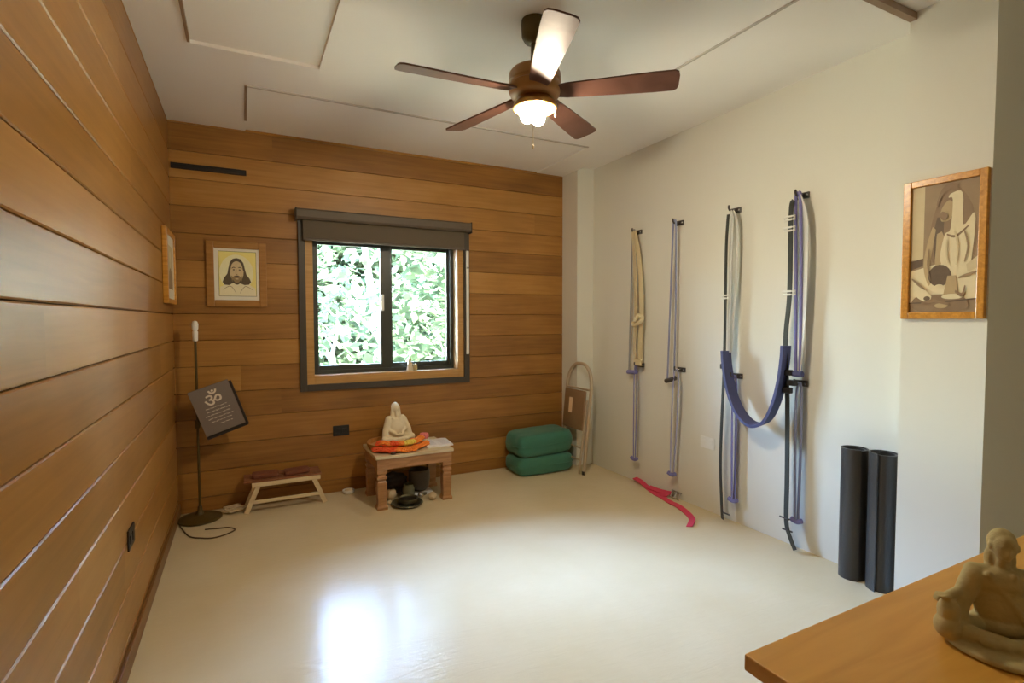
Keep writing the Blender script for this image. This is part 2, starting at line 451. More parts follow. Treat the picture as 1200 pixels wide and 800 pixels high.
# back wall: boards cut around the window opening, with a solid core behind
HX0, HX1, HZ0, HZ1 = 0.405, 1.637, 0.822, 1.99
bm = new()
for z0, z1 in courses():
    if z1 - z0 < 0.02: continue
    parts = [(z0, z1)]
    if z1 <= HZ0 or z0 >= HZ1: board(bm, XL, XC + 0.02, z0, z1, 'x', YB, 1)
    else:
        board(bm, XL, HX0, z0, z1, 'x', YB, 1); board(bm, HX1, XC + 0.02, z0, z1, 'x', YB, 1)
        if z0 < HZ0 - 0.02: board(bm, HX0, HX1, z0, HZ0, 'x', YB, 1)
        if z1 > HZ1 + 0.02: board(bm, HX0, HX1, HZ1, z1, 'x', YB, 1)
nb = len(bm.faces)
for x0, x1, z0, z1 in ((XL - 0.2, HX0, 0, 2.64), (HX1, 3.5, 0, 2.64), (HX0, HX1, 0, HZ0), (HX0, HX1, HZ1, 2.64)):
    bx(bm, x0, x1, YB + 0.012, YB + 0.2, z0, z1)
bm.faces.ensure_lookup_table()
for f in bm.faces[nb:]: f.material_index = 1
struct('wall_back', bm, [M['back'], M['gap']])

bm = new()
for z0, z1 in courses():
    if z1 - z0 > 0.02: board(bm, YF - 0.1, YB, z0, z1, 'y', XL, -1, 0.002, 0.004)
nb = len(bm.faces)
bx(bm, XL - 0.2, XL - 0.012, YF - 0.2, YB + 0.2, 0, 2.64)
bm.faces.ensure_lookup_table()
for f in bm.faces[nb:]: f.material_index = 1
struct('wall_left', bm, [M['left'], M['gap']])

bm = new()
prism(bm, [(3.5, YF), (XF, YF), (XF, YN), (XC, YN), (XC, YE), (XR, YE), (XR, YP), (XC, YP), (XC, YB + 0.012), (3.5, YB + 0.012)], 2.64)
struct('wall_right', bm, M['plaster'])
bm = new(); bx(bm, XL - 0.2, 3.5, YF - 0.2, YF, 0, 2.64); struct('wall_front', bm, M['plaster'])
bm = new(); bx(bm, XL + 0.0, XL + 0.014, YF, YB - 0.001, 0.0, 0.075, 0.003); struct('baseboard_left', bm, M['base'])

# ------------------------------------------------------------------ the window
win = bpy.data.objects.new('window_1', None); COL.objects.link(win); win['kind'] = 'structure'; win.location = (1.02, YB, HZ0)
win['label'] = 'dark framed sliding window with roller blind in the wood wall'
def ring(bm, x0, x1, z0, z1, w, y0, y1, wz=None, bev=0.002):
    wz = wz or w
    bx(bm, x0, x0 + w, y0, y1, z0, z1, bev); bx(bm, x1 - w, x1, y0, y1, z0, z1, bev)
    bx(bm, x0 + w, x1 - w, y0, y1, z0, z0 + wz, bev); bx(bm, x0 + w, x1 - w, y0, y1, z1 - wz, z1, bev)
bm = new(); ring(bm, 0.36, 1.684, 0.778, 2.03, 0.047, YB - 0.022, YB + 0.004); struct('trim', bm, M['darkframe'], win)
bm = new(); ring(bm, 0.406, 1.636, 0.824, 1.99, 0.053, YB - 0.006, YB + 0.02, 0.066); struct('casing', bm, M['casing'], win)
bm = new()                                                    # reveal boards lining the opening
bx(bm, 0.43, 0.459, YB + 0.018, YB + 0.2, 0.86, 1.97); bx(bm, 1.583, 1.612, YB + 0.018, YB + 0.2, 0.86, 1.97)
bx(bm, 0.459, 1.583, YB + 0.018, YB + 0.2, 0.86, 0.889); bx(bm, 0.459, 1.583, YB + 0.018, YB + 0.2, 1.925, 1.97)
struct('sill', bm, M['sillwood'], win)
YS = YB + 0.092
bm = new(); ring(bm, 0.459, 1.583, 0.889, 1.925, 0.028, YS, YS + 0.07); struct('window_frame', bm, M['sash'], win)
def sash(x0, x1, y, wl, wr):
    bm = new()
    bx(bm, x0, x0 + wl, y, y + 0.028, 0.915, 1.90, 0.003); bx(bm, x1 - wr, x1, y, y + 0.028, 0.915, 1.90, 0.003)
    bx(bm, x0 + wl, x1 - wr, y, y + 0.028, 0.915, 0.953, 0.003); bx(bm, x0 + wl, x1 - wr, y, y + 0.028, 1.865, 1.90, 0.003)
    s = struct('sash', bm, M['sash'], win)
    bm = new(); bx(bm, x0 + wl - 0.004, x1 - wr + 0.004, y + 0.011, y + 0.017, 0.95, 1.87)
    struct('pane', bm, M['glass'], s)
    return s
s1 = sash(0.486, 1.055, YS + 0.006, 0.018, 0.082)
sash(0.985, 1.557, YS + 0.038, 0.088, 0.022)
bm = new(); box(bm, (0.985, YS - 0.006, 1.435), (0.022, 0.022, 0.13), None, 0.006); struct('handle', bm, M['white'], s1)['label'] = 'white sash handle'

# roller blind hung over the head of the window
bl = thing('roller_blind', 'dark brown roller blind rolled up at the top of the window', 'blind', (1.005, YB - 0.022, 1.87))
bm = new()
prism(bm, [(YB - 0.024, 2.088), (YB - 0.085, 2.088), (YB - 0.097, 2.076), (YB - 0.097, 2.03), (YB - 0.085, 2.014), (YB - 0.024, 2.014)], 1.33, 'x', 0.345)
obj('cassette', bm, M['cassette'], bl)
bm = new(); bx(bm, 0.392, 1.628, YB - 0.052, YB - 0.047, 1.882, 2.03); obj('fabric', bm, M['shade'], bl)
bm = new(); bx(bm, 0.392, 1.628, YB - 0.059, YB - 0.041, 1.868, 1.888, 0.005); obj('bottom_bar', bm, M['cassette'], bl)
for x in (0.341, 1.672):
    bm = new(); bx(bm, x, x + 0.008, YB - 0.1, YB - 0.02, 2.004, 2.092, 0.003); obj('end_cap', bm, M['vent'], bl)
cw = thing('blind_wand', 'white vertical plastic wand hanging at the right edge of the window', 'wand', (1.662, YB - 0.035, 1.01))
bm = new(); bx(bm, 1.648, 1.672, YB - 0.042, YB - 0.028, 1.012, 1.868, 0.004); obj('wand', bm, M['white'], cw)
bm = new(); bx(bm, 1.65, 1.67, YB - 0.044, YB - 0.0235, 1.72, 1.735, 0.002); obj('bracket', bm, M['steel'], cw)

f = thing('sill_figurine', 'tiny cream figurine standing on the window sill', 'figurine', (1.2, YB + 0.05, 0.889))
bm = new(); lathe(bm, [(0.026, 0.889), (0.028, 0.9), (0.024, 0.912), (0.02, 0.93), (0.022, 0.945), (0.012, 0.958), (0.001, 0.962)], (1.19, YB + 0.05, 0), 20)
obj('body', bm, M['ivory'], f, True)
bm = new(); ell(bm, (1.19, YB + 0.05, 0.974), (0.015, 0.015, 0.018)); obj('head', bm, M['ivory'], f, True)
bm = new(); lathe(bm, [(0.017, 0.889), (0.019, 0.91), (0.016, 0.94), (0.001, 0.945)], (1.232, YB + 0.045, 0), 18)
tag(obj('tealight_cup', bm, M['stone'], None, True), 'tiny greyish cup beside the cream figurine on the window sill', 'cup')

# ------------------------------------------------------------------ small wall fittings
v = thing('wall_vent', 'long dark slot vent high on the wood wall near the left corner', 'vent', (-0.19, YB, 2.29))
bm = new(); ring(bm, -0.4, 0.04, 2.288, 2.326, 0.008, YB - 0.012, YB - 0.0005); obj('frame', bm, M['vent'], v)
bm = new(); bx(bm, -0.392, 0.032, YB - 0.004, YB - 0.0008, 2.296, 2.318); obj('slot', bm, M['black'], v)

def outlet(label, c, u, col, parts=True):
    """plate on a wall; u = 'x' plate faces -y, 'y+' faces +x, 'y-' faces -x"""
    t = thing('wall_outlet', label, 'outlet', c)
    def pl(w, h, d0, d1, dx=0.0, dz=0.0, bev=0.002):
        bm = new()
        if u == 'x': box(bm, (c[0] + dx, c[1] - (d0 + d1) / 2, c[2] + dz), (w, d1 - d0, h), None, bev)
        else:
            s = 1 if u == 'y+' else -1
            box(bm, (c[0] + s * (d0 + d1) / 2, c[1] + dx, c[2] + dz), (d1 - d0, w, h), None, bev)
        return bm
    obj('plate', pl(0.118, 0.078, 0.0005, 0.007), col, t)
    for dx in (-0.026, 0.026): obj('socket', pl(0.036, 0.034, 0.0068, 0.0095, dx), col, t)
    return t
outlet('black outlet plate low on the wood wall under the window', (0.64, YB, 0.466), 'x', M['black'])
outlet('dark outlet plate low on the left wood wall', (XL, 2.47, 0.457), 'y+', M['black'])
outlet('white outlet plate low on the pale right wall behind the straps', (XR, 2.527, 0.464), 'y-', M['white'])

# ------------------------------------------------------------------ pictures
def art(name, parent, P, layers, mats):
    """flat print built of stacked colour shapes; P(u, v, d) maps to the wall"""
    bm = new(); slots = []; d = 0.0
    for key, poly in layers:
        if key not in slots: slots.append(key)
        vs = [bm.verts.new(P(u, v_, d)) for u, v_ in poly]
        bmesh.ops.triangle_fill(bm, use_beauty=True, edges=[bm.edges.new((vs[i], vs[(i + 1) % len(vs)])) for i in range(len(vs))]) if len(vs) > 4 else bm.faces.new(vs)
        bm.faces.ensure_lookup_table()
        for fc in bm.faces:
            if all(q in vs for q in fc.verts): fc.material_index = slots.index(key)
        d += 0.00018
    me = bpy.data.meshes.new(name); bm.to_mesh(me); bm.free()
    me.transform(Matrix.Translation(-root_of(parent).location))
    for k in slots: me.materials.append(mats[k])
    o = bpy.data.objects.new(name, me); COL.objects.link(o); o.parent = parent
    return o

def blobpoly(cx, cy, rx, ry, n=20, a0=0, a1=360, rot=0):
    out = []
    for i in range(n):
        a = math.radians(a0 + (a1 - a0) * i / (n if a1 - a0 == 360 else n - 1))
        x, y = rx * math.cos(a), ry * math.sin(a)
        r = math.radians(rot)
        out.append((cx + x * math.cos(r) - y * math.sin(r), cy + x * math.sin(r) + y * math.cos(r)))
    return out
def stroke(pts, w):
    P = [Vector((x, y)) for x, y in pts]; l = []; r = []
    P = [Vector((q.x, q.y)) for q in smooth_path([(p.x, p.y, 0) for p in P], 5)]
    for i, p in enumerate(P):
        t = (P[min(i + 1, len(P) - 1)] - P[max(i - 1, 0)]).normalized(); nn = Vector((-t.y, t.x))
        k = w * (0.55 + 0.45 * math.sin(PI * i / (len(P) - 1)))
        l.append(tuple(p + nn * k / 2)); r.append(tuple(p - nn * k / 2))
    return l + r[::-1]

pm = dict(yel=mat('print_yellow', srgb(238, 226, 140), 0.6, var=0.04, scale=20), halo=mat('print_halo', srgb(240, 236, 196), 0.6),
          hair=mat('print_hair', srgb(92, 78, 60), 0.6, var=0.35, scale=160), skin=mat('print_skin', srgb(212, 192, 150), 0.6, var=0.12, scale=60),
          ink=mat('print_ink', srgb(66, 54, 42), 0.6), robe=mat('print_robe', srgb(236, 228, 194), 0.6), line=mat('print_line', srgb(120, 116, 84), 0.6),
          shade=mat('print_soft_brown', srgb(150, 126, 90), 0.6),
          s0=mat('sepia_ground', srgb(150, 126, 94), 0.55, var=0.15, scale=12), s1=mat('sepia_pale', srgb(206, 190, 150), 0.55, var=0.06), s2=mat('sepia_cream', srgb(222, 208, 170), 0.55, var=0.06),
          s3=mat('sepia_mid', srgb(138, 112, 82), 0.55, var=0.15), s4=mat('sepia_dark', srgb(98, 78, 56), 0.55, var=0.25), s5=mat('sepia_skin', srgb(182, 158, 116), 0.55, var=0.1))

# portrait on the back wall
x0, x1, z0, z1 = -0.214, 0.152, 1.39, 1.832
pf = thing('framed_portrait', 'wood-framed drawing of a long-haired bearded man on yellow, beside the window', 'picture', ((x0 + x1) / 2, YB, z0))
bm = new(); ring(bm, x0, x1, z0, z1, 0.046, YB - 0.022, YB - 0.0008, None, 0.004); obj('frame', bm, M['frame'], pf)
bm = new(); bx(bm, x0 + 0.044, x1 - 0.044, YB - 0.012, YB - 0.002, z0 + 0.044, z1 - 0.044); obj('mat_board', bm, M['matboard'], pf)
PW, PH = 0.225, 0.30; pcx, pcz = (x0 + x1) / 2 + 0.004, (z0 + z1) / 2 + 0.004
def PP(u, v_, d): return (pcx + (u - 0.5) * PW, YB - 0.0126 - d, pcz + (v_ - 0.5) * PH)
hair = [(0.47, 0.86), (0.37, 0.84), (0.29, 0.76), (0.25, 0.62), (0.22, 0.50), (0.13, 0.40), (0.09, 0.31), (0.14, 0.25), (0.26, 0.24), (0.34, 0.28), (0.46, 0.3), (0.58, 0.28), (0.68, 0.25), (0.80, 0.26), (0.86, 0.32), (0.82, 0.40), (0.74, 0.48), (0.70, 0.60), (0.66, 0.75), (0.58, 0.84)]
lay = [('line', [(-0.012, -0.01), (1.012, -0.01), (1.012, 1.01), (-0.012, 1.01)]), ('yel', [(0, 0), (1, 0), (1, 1), (0, 1)]), ('halo', blobpoly(0.47, 0.52, 0.46, 0.42, 28)),
       ('robe', [(0.0, 0.0), (1.0, 0.0), (0.97, 0.18), (0.75, 0.29), (0.25, 0.28), (0.03, 0.20)]), ('hair', hair),
       ('skin', blobpoly(0.475, 0.545, 0.185, 0.245, 24)), ('hair', stroke([(0.29, 0.58), (0.32, 0.72), (0.40, 0.80), (0.475, 0.815)], 0.05)), ('hair', stroke([(0.475, 0.815), (0.55, 0.80), (0.63, 0.72), (0.66, 0.58)], 0.05)),
       ('shade', [(0.32, 0.46), (0.39, 0.42), (0.475, 0.44), (0.56, 0.42), (0.63, 0.46), (0.61, 0.35), (0.54, 0.28), (0.475, 0.255), (0.41, 0.28), (0.34, 0.35)]),
       ('hair', stroke([(0.36, 0.36), (0.42, 0.29), (0.475, 0.275), (0.53, 0.29), (0.59, 0.36)], 0.04)), ('skin', blobpoly(0.475, 0.385, 0.05, 0.012, 12)),
       ('ink', stroke([(0.34, 0.625), (0.39, 0.65), (0.44, 0.635)], 0.018)), ('ink', stroke([(0.51, 0.635), (0.56, 0.65), (0.61, 0.625)], 0.018)),
       ('ink', blobpoly(0.395, 0.592, 0.03, 0.013, 12)), ('ink', blobpoly(0.555, 0.592, 0.03, 0.013, 12)), ('shade', stroke([(0.465, 0.61), (0.45, 0.50), (0.495, 0.485)], 0.02)),
       ('hair', stroke([(0.38, 0.43), (0.475, 0.45), (0.57, 0.43)], 0.03)), ('shade', stroke([(0.1, 0.14), (0.3, 0.22), (0.45, 0.06)], 0.012)), ('shade', stroke([(0.9, 0.14), (0.7, 0.22), (0.55, 0.06)], 0.012))]
art('print', pf, PP, lay, pm)

# frame seen edge-on on the left wall
sf = thing('framed_picture', 'pale framed picture seen nearly edge-on on the left wall by the corner', 'picture', (XL, 3.84, 1.4))
bm = new()
a0, a1, c0, c1 = 3.63, 4.05, 1.40, 1.845
for (p0, p1, q0, q1) in ((a0, a0 + 0.03, c0, c1), (a1 - 0.03, a1, c0, c1), (a0 + 0.03, a1 - 0.03, c0, c0 + 0.03), (a0 + 0.03, a1 - 0.03, c1 - 0.03, c1)):
    bx(bm, XL + 0.001, XL + 0.028, p0, p1, q0, q1, 0.003)
obj('frame', bm, M['goldframe'], sf)
bm = new(); bx(bm, XL + 0.004, XL + 0.018, a0 + 0.028, a1 - 0.028, c0 + 0.028, c1 - 0.028); obj('mat_board', bm, M['matboard'], sf)
def PS(u, v_, d): return (XL + 0.0184 + d, a1 - 0.09 - u * (a1 - a0 - 0.18), c0 + 0.09 + v_ * (c1 - c0 - 0.18))
art('print', sf, PS, [('s1', [(0, 0), (1, 0), (1, 1), (0, 1)]), ('s0', [(0.1, 0.0), (0.9, 0.0), (0.75, 0.4), (0.5, 0.5), (0.2, 0.35)]), ('s2', blobpoly(0.5, 0.68, 0.17, 0.2))], pm)

# sepia photograph on the near pilaster
rf = thing('framed_photograph', 'honey wood framed sepia photograph of a seated long-haired person, on the right pilaster', 'picture', (XC, 1.134, 1.3))
bm = new()
a0, a1, c0, c1 = 0.989, 1.284, 1.299, 1.89
for (p0, p1, q0, q1) in ((a0, a0 + 0.027, c0, c1), (a1 - 0.03, a1, c0, c1), (a0 + 0.027, a1 - 0.03, c0, c0 + 0.028), (a0 + 0.027, a1 - 0.03, c1 - 0.028, c1)):
    bx(bm, XC - 0.024, XC - 0.0008, p0, p1, q0, q1, 0.003)
obj('frame', bm, M['goldframe'], rf)
bm = new(); bx(bm, XC - 0.012, XC - 0.002, a0 + 0.022, a1 - 0.022, c0 + 0.022, c1 - 0.022); obj('backing', bm, M['darkbase'], rf)
def PR(u, v_, d): return (XC - 0.0126 - d, a1 - 0.03 - u * (a1 - a0 - 0.057), c0 + 0.028 + v_ * (c1 - c0 - 0.056))
lay = [('s0', [(0, 0), (1, 0), (1, 1), (0, 1)]), ('s1', [(0, 0.42), (0.2, 0.42), (0.2, 1), (0, 1)]), ('s4', [(0, 0.34), (0.2, 0.37), (0.2, 0.43), (0, 0.41)]),
       ('s2', [(0, 0.08), (1, 0.1), (1, 0.36), (0.6, 0.40), (0, 0.33)]), ('s3', [(0.72, 0.95), (0.9, 0.8), (0.98, 0.6), (0.95, 0.42), (0.74, 0.5)]),
       ('s3', [(0.30, 0.62), (0.36, 0.78), (0.44, 0.88), (0.55, 0.95), (0.70, 0.95), (0.84, 0.86), (0.9, 0.76), (0.80, 0.66), (0.55, 0.6), (0.52, 0.4), (0.34, 0.4)]),
       ('s4', [(0.34, 0.60), (0.40, 0.74), (0.5, 0.74), (0.5, 0.44), (0.38, 0.42)]),
       ('s5', [(0.46, 0.80), (0.45, 0.72), (0.50, 0.70), (0.60, 0.72), (0.64, 0.82), (0.56, 0.86)]),
       ('s5', stroke([(0.36, 0.66), (0.30, 0.52), (0.26, 0.36), (0.32, 0.22)], 0.10)), ('s5', stroke([(0.44, 0.62), (0.46, 0.5), (0.42, 0.36)], 0.13)),
       ('s2', [(0.52, 0.60), (0.60, 0.64), (0.62, 0.86), (0.56, 0.88), (0.60, 0.91), (0.76, 0.90), (0.78, 0.66), (0.94, 0.74), (0.92, 0.46), (0.86, 0.32), (0.62, 0.30), (0.50, 0.36), (0.46, 0.44)]),
       ('s3', stroke([(0.55, 0.60), (0.68, 0.58), (0.86, 0.65)], 0.02)), ('s1', [(0.84, 0.36), (1.0, 0.42), (1.0, 0.33), (0.86, 0.30)]),
       ('s4', blobpoly(0.46, 0.285, 0.17, 0.085, 20)), ('s3', [(0.05, 0.04), (0.3, 0.0), (0.86, 0.02), (0.8, 0.12), (0.4, 0.14), (0.1, 0.12)]),
       ('s2', stroke([(0.02, 0.22), (0.16, 0.16), (0.34, 0.10)], 0.10)), ('s5', [(0.58, 0.28), (0.70, 0.28), (0.76, 0.1), (0.52, 0.12)]), ('s4', blobpoly(0.28, 0.11, 0.05, 0.018, 12)),
       ('s2', blobpoly(0.46, 0.205, 0.06, 0.012, 12)), ('s2', blobpoly(0.66, 0.12, 0.16, 0.02, 14)), ('s5', blobpoly(0.5, 0.05, 0.1, 0.02, 14)), ('s4', stroke([(0.0, 0.075), (0.5, 0.08), (1.0, 0.1)], 0.012))]
def soft(poly):
    P = [Vector((u, v_, 0)) for u, v_ in poly]; out = []
    n = len(P)
    for i in range(n):
        p0, p1, p2, p3 = P[i - 1], P[i], P[(i + 1) % n], P[(i + 2) % n]
        for k in range(4):
            t_ = k / 4
            q = 0.5 * ((2 * p1) + (-p0 + p2) * t_ + (2 * p0 - 5 * p1 + 4 * p2 - p3) * t_ * t_ + (-p0 + 3 * p1 - 3 * p2 + p3) * t_ ** 3)
            out.append((min(max(q.x, 0.0), 1.0), min(max(q.y, 0.0), 1.0)))
    return out
lay = [(k_, soft(p_) if 5 < len(p_) < 18 else p_) for k_, p_ in lay]
lay += [('s3', soft([(0.47, 0.78), (0.45, 0.74), (0.50, 0.71), (0.56, 0.73), (0.55, 0.76)])), ('s3', stroke([(0.40, 0.83), (0.46, 0.92), (0.56, 0.965), (0.70, 0.96)], 0.05)),
        ('s1', stroke([(0.66, 0.62), (0.72, 0.5), (0.70, 0.36)], 0.03)), ('s1', stroke([(0.56, 0.56), (0.56, 0.46), (0.60, 0.36)], 0.03)), ('s0', stroke([(0.80, 0.62), (0.86, 0.5), (0.82, 0.38)], 0.025)),
        ('s3', stroke([(0.30, 0.50), (0.28, 0.38), (0.33, 0.25)], 0.02)), ('s0', stroke([(0.04, 0.27), (0.15, 0.22), (0.25, 0.18)], 0.02)), ('s0', stroke([(0.74, 0.26), (0.86, 0.28), (1.0, 0.3)], 0.02)),
        ('s3', stroke([(0.70, 0.16), (0.80, 0.13), (0.84, 0.2)], 0.03)), ('s3', stroke([(0.2, 0.07), (0.4, 0.09), (0.62, 0.06)], 0.03))]
art('print', rf, PR, lay, pm)

# ------------------------------------------------------------------ ceiling fan
FX, FY = 1.155, 2.03
fan = thing('ceiling_fan', 'dark bronze five-blade ceiling fan with a glowing light', 'ceiling fan', (FX, FY, ZC))
def fl(name, prof, m, seg=40, parent=None):
    bm = new(); lathe(bm, prof, (FX, FY, 0), seg); return obj(name, bm, m, parent or fan, True)
fl('canopy', [(0.058, ZC - 0.0005), (0.06, ZC - 0.02), (0.057, ZC - 0.07), (0.045, ZC - 0.09), (0.022, ZC - 0.1)], M['canopy'])
fl('downrod', [(0.018, ZC - 0.09), (0.018, 2.385)], M['canopy'], 20)
fl('motor_housing', [(0.025, 2.405), (0.05, 2.392), (0.10, 2.382), (0.112, 2.368), (0.114, 2.335), (0.108, 2.33), (0.108, 2.322), (0.114, 2.317), (0.114, 2.29), (0.105, 2.272), (0.085, 2.262)], M['bronze'])
lk = fl('light_kit', [(0.07, 2.264), (0.078, 2.25), (0.094, 2.24), (0.098, 2.23), (0.097, 2.219), (0.092, 2.217), (0.086, 2.226), (0.074, 2.236), (0.05, 2.243)], M['brass'])
for k in range(3):
    a = 0.6 + k * 2 * PI / 3
    bm = new(); lathe(bm, [(0.001, 2.158), (0.016, 2.162), (0.027, 2.175), (0.031, 2.192), (0.026, 2.215), (0.016, 2.242)], (FX + 0.034 * math.cos(a), FY + 0.034 * math.sin(a), 0), 20)
    obj('bulb', bm, M['bulb'], lk, True)
for px_, py_, zl in ((FX - 0.045, FY - 0.065, 2.04), (FX + 0.072, FY - 0.055, 2.195)):
    bm = new(); tube(bm, [(px_, py_, 2.236), (px_, py_, zl)], 0.0014, 6, False); ell(bm, (px_, py_, zl - 0.008), (0.0045, 0.0045, 0.01), 10)
    obj('pull_chain', bm, M['chain'], fan, True)
for k in range(5):
    ang = math.radians(33 + 72 * k)
    bm = new()
    prof = [(0.10, -0.038), (0.14, -0.046), (0.5, -0.062), (0.585, -0.062), (0.60, -0.052), (0.605, -0.03), (0.605, 0.03), (0.60, 0.052), (0.585, 0.062), (0.5, 0.062), (0.14, 0.046), (0.10, 0.038)]
    prism(bm, prof, 0.007)
    R = Matrix.Translation((FX, FY, 2.285)) @ Matrix.Rotation(ang, 4, 'Z') @ Matrix.Rotation(math.radians(-13), 4, 'X')
    bmesh.ops.transform(bm, matrix=R, verts=bm.verts)
    b = obj('blade', bm, M['blade'], fan)
    bm = new()
    prism(bm, [(0.075, -0.02), (0.13, -0.03), (0.19, -0.022), (0.2, 0.0), (0.19, 0.022), (0.13, 0.03), (0.075, 0.02)], 0.006, base=0.007)
    bmesh.ops.transform(bm, matrix=R, verts=bm.verts)
    obj('blade_iron', bm, M['bronze'], b)

# ------------------------------------------------------------------ wall hooks and yoga straps on the right wall
def hook(y, z, label, group):
    h = thing('wall_hook', label, 'hook', (XR, y, z), group)
    bm = new(); box(bm, (XR - 0.006, y, z), (0.011, 0.075, 0.034), None, 0.003); obj('plate', bm, M['plate'], h)
    bm = new(); tube(bm, [(XR - 0.008, y, z + 0.004), (XR - 0.04, y, z - 0.004), (XR - 0.062, y, z - 0.002), (XR - 0.072, y, z + 0.012), (XR - 0.07, y, z + 0.026)], 0.006, 10); obj('prong', bm, M['plate'], h, True)
    for s in (-1, 1):
        bm = new(); ell(bm, (XR - 0.0125, y + s * 0.026, z), (0.003, 0.006, 0.006), 10); obj('screw', bm, M['steel'], h, True)
HK = [3.236, 2.80, 2.322, 1.878]
for y, w in zip(HK, ('holding the grey rope and cream belt', 'holding the blue-grey rope', 'holding the far end of the navy sling', 'holding the near end of the navy sling')):
    hook(y, 1.982, 'upper steel wall hook ' + w, 'upper wall hooks')
LH = [3.196, 2.768, 2.29, 1.862]
for y, w in zip(LH, ('below the cream belt, with a purple strap', 'below the blue-grey rope, with a pale strap', 'behind the far side of the navy sling', 'behind the near side of the navy sling')):
    hook(y, 0.94, 'lower steel wall hook ' + w, 'lower wall hooks')
XS = XR - 0.055

def loop_rope(label, yt, zt, ya, za, yb, zb, m, hm, r, mb=None):
    t = thing('wall_rope', label, 'rope', (XS, (ya + yb) / 2, za), 'hanging wall ropes')
    bm = new(); tube(bm, [(XS, ya, za), (XS, (ya + yt) / 2 + 0.006, (za + zt) / 2), (XS, yt + 0.014, zt - 0.04), (XS, yt, zt), (XS, yt - 0.014, zt - 0.04), (XS + 0.008, (yb + yt) / 2 - 0.006, (zb + zt) / 2), (XS, yb, zb)], r, 8)
    obj('rope', bm, m, t, True)
    bm = new(); tube(bm, [(XS, ya + 0.014, za - 0.004), (XS, (ya + yb) / 2, (za + zb) / 2 - 0.006), (XS, yb - 0.014, zb - 0.004)], 0.017, 12); obj('handle', bm, hm, t, True)
loop_rope('grey loop rope with a purple handle on the farthest upper hook', 3.236, 1.984, 3.28, 0.885, 3.205, 0.892, M['grey'], M['purple'], 0.0065)
loop_rope('blue-grey loop rope with a dark handle on the second hook from the corner', 2.80, 1.984, 2.855, 0.855, 2.79, 0.885, M['bluegrey'], M['plate'], 0.0065)

t = thing('cotton_belt', 'cream cotton belt knotted halfway, hanging over the farthest upper hook', 'belt', (XS - 0.01, 3.18, 0.96))
bm = new()
ribbon(bm, [(XS - 0.012, 3.232, 1.985), (XS - 0.016, 3.205, 1.75), (XS - 0.016, 3.19, 1.5), (XS - 0.014, 3.19, 1.29), (XS - 0.016, 3.20, 1.12), (XS - 0.012, 3.195, 0.99)], 0.04, 0.004, (0.2, 1, 0))
ribbon(bm, [(XS - 0.006, 3.226, 1.985), (XS + 0.006, 3.175, 1.75), (XS + 0.004, 3.148, 1.5), (XS, 3.14, 1.29), (XS, 3.15, 1.12), (XS, 3.15, 0.96)], 0.04, 0.004, (-0.2, 1, 0))
obj('webbing', bm, M['cream'], t)
bm = new(); tube(bm, [(XS - 0.02, 3.215, 1.27), (XS - 0.035, 3.18, 1.255), (XS - 0.03, 3.13, 1.275), (XS - 0.01, 3.115, 1.305), (XS - 0.03, 3.14, 1.33), (XS - 0.036, 3.17, 1.29)], 0.015, 8); obj('knot', bm, M['cream'], t, True)
bm = new(); box(bm, (XS - 0.008, 3.17, 0.965), (0.016, 0.085, 0.05), None, 0.005); obj('stitched_end', bm, M['cream'], t)

def low_strap(label, y, z0, m, dy=0.012, lean=0.0, XS=XS):
    t = thing('hanging_strap', label, 'strap', (XS, y, z0), 'lower hanging straps')
    bm = new()
    ribbon(bm, [(XS - 0.006, y, 0.948), (XS - 0.008, y + dy, 0.86), (XS - 0.008, y + dy + lean * 0.5, 0.5), (XS - 0.006, y + dy * 0.6 + lean, z0 + 0.02)], 0.026, 0.004, (0.6, 1, 0))
    ribbon(bm, [(XS - 0.002, y - 0.004, 0.948), (XS + 0.002, y - dy, 0.86), (XS + 0.002, y - dy + lean * 0.5, 0.5), (XS, y - dy * 0.6 + lean, z0 + 0.02)], 0.026, 0.004, (0.6, 1, 0))
    obj('webbing', bm, m, t)
    bm = new(); tube(bm, [(XS - 0.01, y + lean + 0.03, z0 + 0.022), (XS - 0.004, y + lean, z0 + 0.01), (XS, y + lean - 0.03, z0 + 0.022)], 0.014, 10); obj('end_loop', bm, M['purple'], t, True)
    return t
low_strap('purple-blue strap on the lowest farthest hook, below the cream belt', 3.198, 0.185, M['purple'], 0.010, 0.008)
low_strap('pale blue double strap hanging low below the blue-grey rope', 2.768, 0.17, M['paleblue'], 0.02, 0.03)
low_strap('blue strap hanging low behind the far end of the navy sling', 2.287, 0.135, M['purple'], 0.01, -0.002, XS + 0.022)
low_strap('grey-purple strap hanging low beside the nearest black webbing', 1.856, 0.15, M['bluegrey'], 0.012, 0.0, XS + 0.022)

# the sling: two long black straps, white top loops, navy padded seat between them
X6 = XR - 0.062
sl = thing('yoga_sling', 'navy padded U-shaped sling hung on two long black straps', 'sling', (X6, 2.1, 0.0))
ob_ = lambda nm, pts, w, m, wd=(0.5, 1, 0), th=0.004: (lambda b_: (ribbon(b_, pts, w, th, wd), obj(nm, b_, m, sl))[1])(new())
ob_('black_strap', [(X6, 2.332, 1.955), (X6, 2.337, 1.9), (X6, 2.345, 1.7), (X6 - 0.004, 2.343, 1.05), (X6 - 0.004, 2.362, 0.44), (X6 - 0.002, 2.352, 0.15), (X6, 2.343, 0.012)], 0.036, M['blackweb'])
ob_('black_strap', [(X6, 1.895, 1.955), (X6, 1.908, 1.886), (X6, 1.907, 1.445), (X6 - 0.003, 1.924, 1.17), (X6 - 0.003, 1.905, 0.84), (X6 - 0.003, 1.898, 0.4), (X6 - 0.003, 1.897, 0.155), (X6 - 0.005, 1.869, 0.067), (X6 - 0.01, 1.836, 0.012)], 0.044, M['blackweb'])
